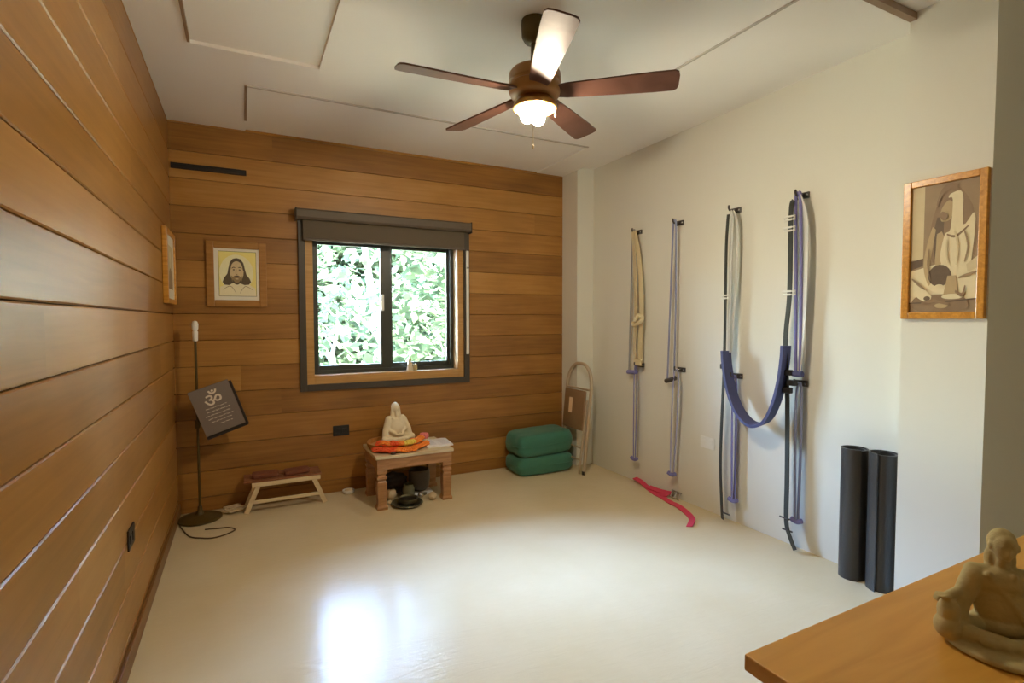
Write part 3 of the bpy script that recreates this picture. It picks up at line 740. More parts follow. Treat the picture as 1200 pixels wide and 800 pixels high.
ob_('white_strap', [(X6 + 0.004, 2.318, 1.975), (X6 + 0.004, 2.306, 1.9), (X6 + 0.004, 2.31, 1.6), (X6 + 0.004, 2.318, 1.3), (X6 + 0.002, 2.31, 1.09)], 0.03, M['whiteweb'])
ob_('white_strap', [(X6 + 0.012, 2.308, 1.975), (X6 + 0.016, 2.278, 1.88), (X6 + 0.016, 2.28, 1.6), (X6 + 0.016, 2.296, 1.3), (X6 + 0.012, 2.306, 1.09)], 0.026, M['whiteweb'])
ob_('white_strap', [(X6 + 0.008, 1.866, 1.975), (X6 + 0.014, 1.83, 1.85), (X6 + 0.014, 1.822, 1.6), (X6 + 0.012, 1.83, 1.25), (X6 + 0.008, 1.85, 0.99)], 0.034, M['whiteweb'])
pad = ob_('sling_pad', [(X6 - 0.021, 2.318, 1.10), (X6 - 0.023, 2.305, 1.0), (X6 - 0.027, 2.268, 0.86), (X6 - 0.033, 2.205, 0.745), (X6 - 0.037, 2.135, 0.685), (X6 - 0.039, 2.07, 0.675), (X6 - 0.037, 2.005, 0.715), (X6 - 0.033, 1.955, 0.82), (X6 - 0.027, 1.925, 0.95), (X6 - 0.021, 1.912, 1.08), (X6 - 0.019, 1.91, 1.15)], 0.088, M['navy'], (1, 0.12, 0.1), 0.016)
for (y, z, w) in ((2.338, 1.44, 0.05), (1.91, 1.86, 0.062), (1.91, 1.80, 0.062), (1.906, 1.445, 0.075)):
    bm = new(); tube(bm, [(X6 - 0.006, y - w / 2, z - 0.009), (X6 - 0.006, y + w / 2, z - 0.009), (X6 - 0.006, y + w / 2, z + 0.009), (X6 - 0.006, y - w / 2, z + 0.009)], 0.006, 8, False, True); obj('ring_buckle', bm, M['white'], sl, True)
for (y, z) in ((2.334, 1.0), (1.9, 1.0), (1.872, 0.945), (1.9, 0.9)):
    bm = new(); box(bm, (X6 - 0.012, y, z), (0.03, 0.05, 0.032), None, 0.005); obj('cam_buckle', bm, M['black'], sl)
for (y, z) in ((2.31, 0.06), (1.906, 0.17), (1.888, 0.105)):
    bm = new(); tube(bm, [(X6 - 0.006, y + 0.03, z), (X6 - 0.006, y - 0.03, z)], 0.005, 8, False); obj('strap_slider', bm, M['plate'], sl, True)
# purple rope and handle next to the near end
loop_rope('purple-blue loop rope on the nearest upper hook, beside the sling', 1.872, 1.984, 1.866, 1.0, 1.84, 1.0, M['purple'], M['navy'], 0.0085)

# red strap lying on the floor
rs = thing('yoga_strap', 'red webbing strap with steel buckle lying on the floor by the right wall', 'strap', (2.66, 2.8, 0))
bm = new()
ribbon(bm, [(2.765, 3.245, 0.03), (2.755, 3.16, 0.026), (2.735, 3.05, 0.006), (2.70, 2.94, 0.005), (2.69, 2.86, 0.005), (2.665, 2.75, 0.005), (2.645, 2.65, 0.012), (2.615, 2.54, 0.006), (2.57, 2.455, 0.005), (2.52, 2.41, 0.005), (2.455, 2.365, 0.005)], 0.04, 0.005, (1, -0.25, 0.2), 8)
obj('webbing', bm, M['red'], rs)
bm = new(); ribbon(bm, [(2.745, 3.06, 0.014), (2.735, 2.96, 0.02), (2.745, 2.88, 0.025), (2.755, 2.83, 0.03)], 0.04, 0.005, (1, -0.1, 0.4), 8)
ribbon(bm, [(2.72, 2.95, 0.01), (2.712, 2.88, 0.012), (2.72, 2.83, 0.02)], 0.035, 0.005, (1, -0.1, 0.4), 8)
obj('folded_end', bm, M['red'], rs)
bm = new()
for yy in (2.83, 2.79, 2.755):
    tube(bm, [(2.77, yy, 0.05), (2.735, yy - 0.01, 0.012)], 0.005, 8, False)
tube(bm, [(2.77, 2.84, 0.05), (2.77, 2.745, 0.05)], 0.005, 8, False); tube(bm, [(2.735, 2.83, 0.012), (2.735, 2.735, 0.012)], 0.005, 8, False)
obj('buckle', bm, M['steel'], rs, True)

# ------------------------------------------------------------------ rolled mats by the near pilaster
def rolled_mat(label, cx, cy, r, h, a0, flap, lean):
    t = thing('rolled_mat', label, 'yoga mat', (cx, cy, 0), 'rolled black mats')
    bm = new(); turns = 2.3; n = 110; th = 0.0068; pts = []
    for i in range(n + 1):
        a = 2 * PI * turns * i / n; rr = 0.042 + (r - 0.042 - th / 2) * i / n
        pts.append((rr, a + a0))
    P = [(cx + q * math.cos(a), cy + q * math.sin(a)) for q, a in pts]
    if flap:
        a = pts[-1][1]; dx, dy = -math.sin(a), math.cos(a)
        for k in range(1, 4): P.append((P[n][0] + dx * flap * k / 3, P[n][1] + dy * flap * k / 3))
    ins = []; outs = []
    for i in range(len(P)):
        p = Vector(P[max(i - 1, 0)]); q = Vector(P[min(i + 1, len(P) - 1)]); tg = (q - p).normalized(); nn = Vector((-tg.y, tg.x))
        c = Vector(P[i]); ins.append(c + nn * th / 2); outs.append(c - nn * th / 2)
    lo = []; hi = []
    for k, z in enumerate((0.0, h)):
        sh = Vector(lean) * (z / h)
        for lst, arr in ((ins, 0), (outs, 1)):
            (lo if k == 0 else hi).append([bm.verts.new((c.x + sh.x, c.y + sh.y, z + (0.012 * (i / len(P)) if k else 0))) for i, c in enumerate(lst)])
    m_ = len(P)
    for i in range(m_ - 1):
        for s in (0, 1): bm.faces.new((lo[s][i], lo[s][i + 1], hi[s][i + 1], hi[s][i]))
        bm.faces.new((hi[0][i], hi[0][i + 1], hi[1][i + 1], hi[1][i])); bm.faces.new((lo[0][i], lo[0][i + 1], lo[1][i + 1], lo[1][i]))
    for i in (0, m_ - 1): bm.faces.new((lo[0][i], lo[1][i], hi[1][i], hi[0][i]))
    obj('mat_roll', bm, M['rubber'], t, True)
    return t
rolled_mat('black rolled mat standing upright, the left and farther of the two', 2.715, 1.53, 0.063, 0.645, 2.2, 0.0, (0.0, 0.0))
rolled_mat('black rolled mat standing upright against the pilaster, right of the other roll', 2.715, 1.395, 0.064, 0.65, 0.9, 0.03, (0.0, 0.0))

# ------------------------------------------------------------------ seated statues (continuous carved figures)
def seated(bm, hands='knee', robe=False):
    """cross-legged figure, about 1 unit tall, facing -y"""
    for s in (-1, 1):
        capsule(bm, (s * 0.13, 0.02, 0.115), (s * 0.37, -0.15, 0.105), 0.105, 0.08)
        capsule(bm, (s * 0.37, -0.15, 0.095), (-s * 0.06, -0.27, 0.085), 0.078, 0.055)
        ell(bm, (-s * 0.14, -0.275, 0.085), (0.085, 0.045, 0.04))
        capsule(bm, (s * 0.20, 0.03, 0.585), (s * 0.275, -0.03, 0.36 if hands == 'lap' else 0.40), 0.066, 0.052)
        if hands == 'knee':
            capsule(bm, (s * 0.275, -0.03, 0.40), (s * 0.40, -0.13, 0.385), 0.055, 0.04)
            hx, hy, hz = s * 0.445, -0.17, 0.385
            ell(bm, (hx, hy, hz), (0.05, 0.05, 0.03), 14)
            for k in range(4):
                fx, fy = hx + s * (0.02 + 0.012 * (1.5 - abs(k - 1.5))), hy - 0.045 + 0.026 * k
                capsule(bm, (fx, fy, hz + 0.005), (fx + s * 0.035, fy - 0.01, hz + 0.012), 0.0135, 0.0125, 8)
                capsule(bm, (fx + s * 0.035, fy - 0.01, hz + 0.012), (fx + s * 0.045, fy - 0.015, hz - 0.03), 0.0125, 0.0105, 8)
            capsule(bm, (hx - s * 0.01, hy - 0.04, hz + 0.01), (hx + s * 0.035, hy - 0.075, hz + 0.02), 0.014, 0.011, 8)
            ell(bm, (s * 0.41, -0.15, 0.25), (0.085, 0.10, 0.12), 16); ell(bm, (s * 0.42, -0.16, 0.12), (0.10, 0.12, 0.11), 16)
        else:
            capsule(bm, (s * 0.275, -0.03, 0.36), (s * 0.10, -0.20, 0.225), 0.05, 0.034)
            ell(bm, (s * 0.05, -0.225, 0.2), (0.075, 0.04, 0.022), 14)
            for k in range(4):
                capsule(bm, (s * 0.03, -0.25 + 0.018 * k, 0.205), (-s * 0.045, -0.255 + 0.018 * k, 0.207), 0.0105, 0.009, 8)
            capsule(bm, (s * 0.05, -0.235, 0.22), (s * 0.005, -0.215, 0.24), 0.012, 0.01, 8)
        ell(bm, (s * 0.095, 0.0, 0.835), (0.016, 0.026, 0.04), 10)
    ell(bm, (0, 0.03, 0.14), (0.21, 0.17, 0.13)); ell(bm, (0, 0.03, 0.34), (0.165, 0.115, 0.21)); ell(bm, (0, 0.02, 0.51), (0.195, 0.115, 0.14))
    capsule(bm, (-0.19, 0.03, 0.585), (0.19, 0.03, 0.585), 0.066, 0.066)
    capsule(bm, (0, 0.02, 0.62), (0, 0.005, 0.74), 0.058, 0.052)
    ell(bm, (0, -0.005, 0.84), (0.088, 0.10, 0.112)); ell(bm, (0, -0.03, 0.775), (0.052, 0.06, 0.045))
    ell(bm, (0, -0.105, 0.825), (0.014, 0.02, 0.03), 10); ell(bm, (0, -0.09, 0.785), (0.03, 0.016, 0.009), 10)
    for s in (-1, 1): ell(bm, (s * 0.036, -0.088, 0.862), (0.024, 0.014, 0.007), 10)
    if robe:
        ell(bm, (0, 0.045, 0.86), (0.105, 0.10, 0.125)); ell(bm, (0, 0.075, 0.70), (0.115, 0.075, 0.15))
        if hands == 'lap':
          for s in (-1, 1): capsule(bm, (s * 0.085, 0.02, 0.86), (s * 0.105, 0.0, 0.64), 0.036, 0.04)
        if hands == 'lap': ell(bm, (0, -0.075, 0.70), (0.05, 0.03, 0.085))
        ell(bm, (0, -0.05 if hands == 'lap' else -0.02, 0.33), (0.21, 0.125, 0.25) if hands == 'lap' else (0.21, 0.10, 0.23)); ell(bm, (0, 0.0, 0.52), (0.215, 0.12, 0.13))
        capsule(bm, (-0.12, -0.075, 0.60), (0.14, -0.11, 0.24), 0.03, 0.03); capsule(bm, (0.05, -0.085, 0.62), (0.03, -0.1, 0.3), 0.022, 0.022)
        for s in (-1, 1):
            capsule(bm, (s * 0.20, 0.0, 0.55), (s * 0.31, -0.06, 0.30), 0.085, 0.075); capsule(bm, (s * 0.31, -0.06, 0.30), (s * 0.33, -0.08, 0.17), 0.075, 0.075)
    else:
        ell(bm, (0, 0.03, 0.88), (0.098, 0.105, 0.12)); ell(bm, (0, 0.075, 0.72), (0.10, 0.06, 0.14))
        capsule(bm, (-0.15, -0.06, 0.6), (0.12, -0.075, 0.26), 0.02, 0.02, 8); capsule(bm, (-0.12, -0.075, 0.6), (0.15, -0.06, 0.26), 0.014, 0.014, 8)

# ------------------------------------------------------------------ low carved table (altar) and what stands on it
TX0, TX1, TY0, TY1, TZ = 0.775, 1.335, 3.53, 3.96, 0.372
at_ = thing('low_table', 'small carved wooden altar table with a pale top, under the window', 'table', ((TX0 + TX1) / 2, (TY0 + TY1) / 2, 0))
bm = new(); bx(bm, TX0, TX1, TY0, TY1, TZ - 0.022, TZ, 0.004); obj('tabletop', bm, M['tabletop'], at_)
bm = new(); ring2 = (TX0 + 0.012, TX1 - 0.012, TY0 + 0.012, TY1 - 0.012)
for (a, b, c, d) in ((ring2[0], ring2[1], ring2[2], ring2[2] + 0.02), (ring2[0], ring2[1], ring2[3] - 0.02, ring2[3]), (ring2[0], ring2[0] + 0.02, ring2[2] + 0.02, ring2[3] - 0.02), (ring2[1] - 0.02, ring2[1], ring2[2] + 0.02, ring2[3] - 0.02)):
    bx(bm, a, b, c, d, TZ - 0.095, TZ - 0.0225, 0.003)
obj('apron', bm, M['tablewood'], at_)
for lx in (TX0 + 0.046, TX1 - 0.046):
    for ly in (TY0 + 0.046, TY1 - 0.046):
        bm = new()
        zs_ = [(0.036, 0.0), (0.036, 0.018), (0.028, 0.034), (0.031, 0.12), (0.031, 0.19), (0.025, 0.198), (0.025, 0.206), (0.033, 0.214), (0.033, 0.226), (0.025, 0.234), (0.025, 0.242), (0.034, 0.25), (0.034, 0.2765)]
        rings = []
        for r_, z_ in zs_: rings.append([bm.verts.new((lx + sx * r_, ly + sy * r_, z_)) for sx, sy in ((-1, -1), (1, -1), (1, 1), (-1, 1))])
        for a, b in zip(rings[:-1], rings[1:]):
            for k in range(4): bm.faces.new((a[k], a[(k + 1) % 4], b[(k + 1) % 4], b[k]))
        bm.faces.new(rings[0][::-1]); bm.faces.new(rings[-1])
        obj('leg', bm, M['tablewood'], at_)
bm = new(); lathe(bm, [(0.15, TZ + 0.0005), (0.165, TZ + 0.004), (0.178, TZ + 0.03), (0.178, TZ + 0.046), (0.166, TZ + 0.046), (0.158, TZ + 0.0185), (0.001, TZ + 0.0185)], (0.95, 3.785, 0), 48)
tag(obj('wooden_tray', bm, M['plinth'], None, True), 'round tan wooden tray on the low altar table under the white statue', 'tray')
st = thing('seated_statue', 'small ivory seated statue in a robe on the low altar table', 'statue', (1.0, 3.775, TZ + 0.019))
bm = new(); lathe(bm, [(0.098, TZ + 0.019), (0.104, TZ + 0.024), (0.104, TZ + 0.036), (0.096, TZ + 0.042), (0.001, TZ + 0.042)], (0.985, 3.785, 0), 36); obj('base', bm, M['darkbase'], st, True)
bm = new(); seated(bm, 'lap', True)
remeshed('figure', bm, 0.014, M['ivory'], st, 5, Euler((0, 0, 0.18)), 0.29, (0.985, 3.80, TZ + 0.036))

gl = thing('flower_garland', 'red, orange and yellow flower garland around the foot of the white statue', 'garland', (0.98, 3.7, TZ))
rnd = random.Random(3)
def flower_mesh(bm, c, r):
    ell(bm, c, (r * 0.75, r * 0.75, r * 0.55), 10)
    for ringn, rr, zz, pr in ((9, 0.72, -0.08, 0.36), (7, 0.45, 0.25, 0.3)):
        for k in range(ringn):
            a = 2 * PI * k / ringn + ringn
            ell(bm, (c[0] + math.cos(a) * r * rr, c[1] + math.sin(a) * r * rr, c[2] + r * zz), (r * pr, r * pr, r * pr * 0.7), 6)
fm = {}
for key in ('redflower', 'orangeflower', 'yellowflower'):
    bm = new(); flower_mesh(bm, (0, 0, 0), 0.032)
    me = bpy.data.meshes.new('flower'); bm.to_mesh(me); bm.free(); me.materials.append(M[key]); fm[key] = me
for k in range(44):
    u = k / 43; a = math.radians(208 + 132 * u) ; lay_ = k % 2
    rr = 0.205 + 0.01 * rnd.uniform(-1, 1) if lay_ == 0 else 0.17 + 0.008 * rnd.uniform(-1, 1)
    x, y = 0.985 + rr * math.cos(a), 3.77 + rr * math.sin(a) * (0.93 if lay_ == 0 else 1)
    z = TZ + (0.021 if lay_ == 0 else 0.06) + rnd.uniform(0, 0.004)
    key = 'redflower' if u < 0.36 else ('yellowflower' if (0.46 < u < 0.66 and lay_) else 'orangeflower')
    if rnd.random() < 0.12: key = 'orangeflower'
    o = bpy.data.objects.new('flower', fm[key]); COL.objects.link(o); o.parent = gl
    o.location = Vector((x, y, z)) - gl.location; o.rotation_euler = (rnd.uniform(-.3, .3), rnd.uniform(-.3, .3), rnd.uniform(0, 6))
    s = rnd.uniform(0.85, 1.1); o.scale = (s, s, s)
pk = thing('pink_flower', 'pink flower on a small pale dish behind the garland', 'flower', (1.195, 3.79, TZ))
bm = new(); lathe(bm, [(0.022, TZ + 0.0005), (0.034, TZ + 0.012), (0.036, TZ + 0.035), (0.033, TZ + 0.036), (0.02, TZ + 0.012), (0.001, TZ + 0.01)], (1.195, 3.79, 0), 24); obj('dish', bm, M['ivory'], pk, True)
bm = new()
for k in range(8):
    a = 2 * PI * k / 8; ell(bm, (1.195 + 0.022 * math.cos(a), 3.79 + 0.022 * math.sin(a), TZ + 0.054), (0.015, 0.015, 0.022), 10)
ell(bm, (1.195, 3.79, TZ + 0.058), (0.018, 0.018, 0.02), 10); obj('petals', bm, M['pink'], pk, True)
bk = thing('open_booklet', 'white open booklet lying on the right end of the low table', 'booklet', (1.28, 3.7, TZ), None)
def quadpages(bm, x0, x1, y0, y1, z0, sl, th):
    n = 8; top = []; bot = []
    for j in (0, 1):
        for i in range(n + 1):
            u = i / n; x = x0 + (x1 - x0) * u + (0.02 if j else 0); y = (y0, y1)[j] - 0.0 * u
            h = z0 + th + sl * math.sin(PI * u)
            top.append(bm.verts.new((x, y, h))); bot.append(bm.verts.new((x, y, z0)))
    for i in range(n):
        a, b, c, d = i, i + 1, n + 1 + i + 1, n + 1 + i
        bm.faces.new((top[a], top[b], top[c], top[d])); bm.faces.new((bot[d], bot[c], bot[b], bot[a]))
        bm.faces.new((bot[a], bot[b], top[b], top[a])); bm.faces.new((bot[c], bot[d], top[d], top[c]))
    bm.faces.new((bot[0], top[0], top[n + 1], bot[n + 1])); bm.faces.new((bot[n], bot[2 * n + 1], top[2 * n + 1], top[n]))
for a, b in ((1.165, 1.262), (1.263, 1.362)):
    bm = new(); quadpages(bm, a, b, 3.612, 3.83, TZ + 0.001, 0.004, 0.009); obj('page_block', bm, M['paper'], bk, True)
bm = new()
for i in range(6): bx(bm, 1.19, 1.25, 3.65 + 0.026 * i, 3.657 + 0.026 * i, TZ + 0.0142, TZ + 0.0146)
for i in range(6): bx(bm, 1.288, 1.348, 3.65 + 0.026 * i, 3.657 + 0.026 * i, TZ + 0.0142, TZ + 0.0146)
obj('printed_lines', bm, M['pagegrey'], bk)
bm = new(); superbox(bm, (0.9, 3.552, TZ + 0.0105), (0.036, 0.026, 0.02), 2.6, 10, None, 0.2)
tag(obj('small_stone', bm, M['darkbase'], None, True), 'small dark brown stone on the front edge of the low table', 'stone')

# things under the table
def pebble(label, c, r, m, cat='shell', wob=0.25):
    bm = new(); ell(bm, (c[0], c[1], r[2]), r, 16, Euler((0, 0, c[0] * 9)), wob, 5)
    o = obj('shell' if cat == 'shell' else 'pebble', bm, m, None, True); zmin = o.location.z
    o.location.z = 0.0; return tag(o, label, cat)
b = thing('singing_bowl', 'dark metal bowl on a flat ringed dish on the floor before the table', 'bowl', (1.005, 3.6, 0))
bm = new(); lathe(bm, [(0.07, 0.0), (0.098, 0.004), (0.112, 0.016), (0.108, 0.02), (0.085, 0.012), (0.05, 0.01), (0.001, 0.01)], (1.0, 3.575, 0), 44); obj('dish', bm, M['bowl'], b, True)
bm = new(); lathe(bm, [(0.042, 0.012), (0.064, 0.024), (0.072, 0.05), (0.068, 0.051), (0.058, 0.03), (0.03, 0.02), (0.001, 0.019)], (1.005, 3.572, 0), 36); obj('bowl', bm, M['bowl'], b, True)
bm = new(); lathe(bm, [(0.001, 0.0195), (0.03, 0.0205), (0.057, 0.0305), (0.061, 0.04)], (1.005, 3.572, 0), 36); obj('bowl_lining', bm, M['bowlin'], b, True)
bm = new(); lathe(bm, [(0.04, 0.0), (0.046, 0.004), (0.046, 0.07), (0.038, 0.085), (0.038, 0.1), (0.034, 0.1), (0.034, 0.01), (0.001, 0.008)], (1.05, 3.72, 0), 30)
tag(obj('glass_jar', bm, M['clearglass'], None, True), 'smoky glass jar under the table right behind the bowl', 'jar')
pebble('cream rounded conch under the table left of the bowl', (0.925, 3.72), (0.040, 0.034, 0.04), M['shell'])
pebble('tiny white shell beside the front left table leg', (0.895, 3.64), (0.016, 0.014, 0.014), M['ivory'])
pebble('long cream shell under the table beside the front right leg', (1.195, 3.60), (0.05, 0.03, 0.024), M['shell'])
pebble('small silvery ball beside the glass jar', (1.125, 3.66), (0.022, 0.022, 0.022), M['steel'], 'ball', 0.0)
bm = new(); superbox(bm, (0.965, 3.85, 0.075), (0.22, 0.13, 0.15), 2.6, 20, Euler((0, 0, 0.1)), 0.25); o = obj('cloth_bag', bm, M['darkcloth'], None, True); o.location.z = 0
tag(o, 'slouched dark cloth bag at the back under the low table', 'bag')
bm = new(); lathe(bm, [(0.05, 0.012), (0.07, 0.03), (0.082, 0.1), (0.08, 0.16), (0.07, 0.17), (0.066, 0.165), (0.07, 0.1), (0.05, 0.04), (0.001, 0.035)], (1.165, 3.825, 0), 32)
tag(obj('dark_pot', bm, M['darkpot'], None, True), 'dark glazed pot at the back under the low table on a white cloth', 'pot')
bm = new(); superbox(bm, (1.165, 3.815, 0.006), (0.17, 0.21, 0.012), 4, 16, None, 0.05); o = obj('white_cloth', bm, M['paper'], None, True); o.location.z = 0
tag(o, 'folded white cloth on the floor under the dark pot', 'cloth')
bm = new(); superbox(bm, (1.16, 3.69, 0.01), (0.07, 0.03, 0.02), 3, 12, Euler((0, 0, 0.5))); o = obj('matchbox', bm, M['darkpot'], None, True); o.location.z = 0
o.location.y += 0.02
tag(o, 'small dark box on the floor between the jar and the long shell', 'box')
wd = thing('white_dish', 'small white round dish on the floor against the wood wall', 'dish', (0.677, 4.02, 0))
bm = new(); lathe(bm, [(0.03, 0.0), (0.042, 0.008), (0.044, 0.024), (0.04, 0.026), (0.034, 0.012), (0.001, 0.01)], (0.677, 4.02, 0), 28); obj('dish', bm, M['white'], wd, True)
bm = new(); ell(bm, (0.677, 4.02, 0.02), (0.03, 0.03, 0.012), 16); obj('soap', bm, M['ivory'], wd, True)

# ------------------------------------------------------------------ folding pine bench with brown pads
bn = thing('low_bench', 'small pale pine folding bench with a brown top, by the floor stand', 'bench', (0.24, 3.93, 0))
bl0, bl1 = 0.028, 0.462
def bar(bm, a, b, w, h, up=(0, 0, 1)):
    ribbon(bm, [a, b], w, h, Vector(up), 1, False)
bm = new(); box(bm, (0.245, 3.885, 0.192), (0.436, 0.022, 0.03), None, 0.003); obj('front_rail', bm, M['pine'], bn)
bm = new(); box(bm, (0.245, 4.045, 0.192), (0.436, 0.022, 0.03), None, 0.003); obj('rear_rail', bm, M['pine'], bn)
bm = new()
for i in range(5): box(bm, (0.225, 3.892 + 0.041 * i, 0.2135), (0.49, 0.036, 0.012), None, 0.002)
obj('slat_top', bm, M['benchtop'], bn)
for yy in (3.887, 4.043):
    for xt, xb in ((0.07, -0.008), (0.418, 0.495)):
        bm = new(); bar(bm, (xt, yy - 0.0 , 0.19), (xb, yy + (0.012 if yy < 4 else -0.0), 0.002), 0.018, 0.03, (0, 1, 0)); obj('leg', bm, M['pine'], bn)
bm = new(); bx(bm, 0.03, 0.457, 3.881, 3.897, 0.062, 0.084, 0.003); obj('stretcher', bm, M['pine'], bn)
def padd(label, x, y, rz, tilt, w):
    bm = new(); superbox(bm, (x, y, 0.2365), (w, 0.1, 0.03), 8, 18, Euler((0, tilt, rz)), 0.04)
    return tag(obj('folded_cloth', bm, M['browncloth'], None, True), label, 'cloth', 'brown pads on the bench')
padd('brown folded cloth on the bench top, the left of two', 0.115, 3.965, 0.02, 0.0, 0.165)
padd('brown folded cloth on the bench top, the right of two', 0.315, 3.96, 0.05, -0.02, 0.165)

# ------------------------------------------------------------------ dark floor stand, askew sign, cord
SX, SY = -0.277, 3.925
fs = thing('floor_stand', 'tall slim dark floor stand with round base and white tip in the corner', 'stand', (SX, SY, 0))
bm = new(); lathe(bm, [(0.118, 0.0), (0.128, 0.006), (0.126, 0.016), (0.09, 0.03), (0.03, 0.04), (0.016, 0.06), (0.012, 0.09)], (SX, SY, 0), 44); obj('base', bm, M['standmetal'], fs, True)
bm = new(); tube(bm, [(SX, SY, 0.08), (SX, SY, 1.17)], 0.0075, 14, False); obj('pole', bm, M['standmetal'], fs, True)
bm = new(); lathe(bm, [(0.013, 0.60), (0.016, 0.605), (0.016, 0.65), (0.013, 0.655)], (SX, SY, 0), 20); obj('collar', bm, M['standmetal'], fs, True)
bm = new(); tube(bm, [(SX, SY - 0.008, 0.80), (SX + 0.02, SY - 0.03, 0.84), (SX + 0.05, SY - 0.028, 0.852)], 0.005, 8); obj('hook_arm', bm, M['standmetal'], fs, True)
bm = new(); lathe(bm, [(0.012, 1.165), (0.015, 1.17), (0.0165, 1.225), (0.013, 1.23)], (SX, SY, 0), 20); obj('socket', bm, M['white'], fs, True, label='white socket')
bm = new(); lathe(bm, [(0.012, 1.23), (0.018, 1.245), (0.019, 1.275), (0.012, 1.292), (0.001, 1.296)], (SX, SY, 0), 20); obj('tip', bm, M['white'], fs, True, label='white rounded tip')
sg = thing('hanging_sign', 'charcoal cloth sign with a pale symbol and text, tilted on the dark stand', 'sign', (-0.16, 3.87, 0.54))
SC = Vector((-0.1625, 3.872, 0.733)); SW, SH = 0.238, 0.308
SR = Matrix.Translation(SC) @ Matrix.Rotation(math.radians(-19), 4, 'Y')
def sbox(c, s, bev=0.002):
    bm = new(); box(bm, c, s, None, bev); bmesh.ops.transform(bm, matrix=SR, verts=bm.verts); return bm
obj('panel', sbox((0, -0.009, 0), (SW, 0.006, SH)), M['sign'], sg)
obj('backing', sbox((0.014, 0.006, -0.016), (SW + 0.002, 0.023, SH)), M['signedge'], sg)
obj('ledge', sbox((0.006, -0.004, -SH / 2 - 0.012), (SW + 0.01, 0.03, 0.016)), M['signedge'], sg)
def text_mesh(body, size):
    cu = bpy.data.curves.new('t', 'FONT'); cu.body = body; cu.size = size; cu.extrude = 0.0006; cu.align_x = 'CENTER'; cu.align_y = 'CENTER'; cu.offset = 0.0012
    ob = bpy.data.objects.new('t', cu); COL.objects.link(ob)
    dg = bpy.context.evaluated_depsgraph_get()
    me = bpy.data.meshes.new_from_object(ob.evaluated_get(dg)); bpy.data.objects.remove(ob)
    return me
me = text_mesh('\u0950', 0.12)
me.transform(SR @ Matrix.Translation((0.0, -0.0128, 0.055)) @ Matrix.Rotation(PI / 2, 4, 'X'))
me.transform(Matrix.Translation(-sg.location)); me.materials.append(M['signtext']); me.name = 'symbol'
o = bpy.data.objects.new('symbol', me); COL.objects.link(o); o.parent = sg
rnd = random.Random(11)
for i, (half, off) in enumerate(((0.062, 0.0), (0.068, 0.006), (0.078, 0.0), (0.074, 0.004), (0.060, 0.002), (0.036, 0.022))):
    bm = new(); x = -half + off
    while x < half + off - 0.006:      # scrawled words, too small to read in the photograph
        wlen = rnd.uniform(0.014, 0.03); wlen = min(wlen, half + off - x)
        n = max(3, int(wlen / 0.004)); pts = [(x + wlen * k / n, -0.0126, 0.012 - 0.0225 * i + rnd.uniform(-0.0026, 0.0026)) for k in range(n + 1)]
        tube(bm, pts, 0.0017, 5); x += wlen + 0.006
    bmesh.ops.transform(bm, matrix=SR, verts=bm.verts); obj('text_line', bm, M['signtext'], sg)
bm = new(); tube(bm, [(-0.385, 3.86, 0.004), (-0.368, 3.793, 0.004), (-0.315, 3.636, 0.004), (-0.25, 3.575, 0.004), (-0.186, 3.545, 0.004), (-0.12, 3.57, 0.004), (-0.072, 3.625, 0.004), (-0.11, 3.68, 0.004), (-0.17, 3.695, 0.004), (-0.239, 3.712, 0.004)], 0.004, 8)
tag(obj('power_cord', bm, M['cord'], None, True), 'thin brown cord looped on the floor in front of the stand', 'cord')
bm = new(); superbox(bm, (-0.085, 3.985, 0.02), (0.12, 0.09, 0.04), 2.6, 18, Euler((0, 0, 0.4)), 0.5); o = obj('crumpled_bag', bm, M['palecloth'], None, True); o.location.z = 0
tag(o, 'small pale crumpled bag on the floor right of the stand base', 'bag')

# ------------------------------------------------------------------ green cushions in the far right corner
def cushion(label, c, s, rot, m):
    t = thing('floor_cushion', label, 'cushion', (c[0], c[1], c[2] - s[2] / 2), 'green floor cushions')
    bm = new(); superbox(bm, c, s, 5.5, 30, rot, 0.035, 3.2); obj('cover', bm, m, t, True)
    bm = new(); pts = []
    for k in range(48):
        a = 2 * PI * k / 48; x, y = math.cos(a), math.sin(a); n = (abs(x) ** 5.5 + abs(y) ** 5.5) ** (1 / 5.5)
        p = Vector((x / n * s[0] / 2, y / n * s[1] / 2, 0)); p = rot.to_matrix() @ p; pts.append(p + Vector(c))
    tube(bm, pts, 0.0045, 6, False, True); obj('piping', bm, m, t, True)
cushion('lower green floor cushion, flat on the floor in the far right corner', (2.255, 3.885, 0.08), (0.55, 0.32, 0.16), Euler((0, 0, 0.0)), M['green'])
cushion('upper green floor cushion, on top of the other in the far right corner', (2.255, 3.89, 0.255), (0.55, 0.32, 0.195), Euler((0.02, -0.03, 0.03)), M['green'])

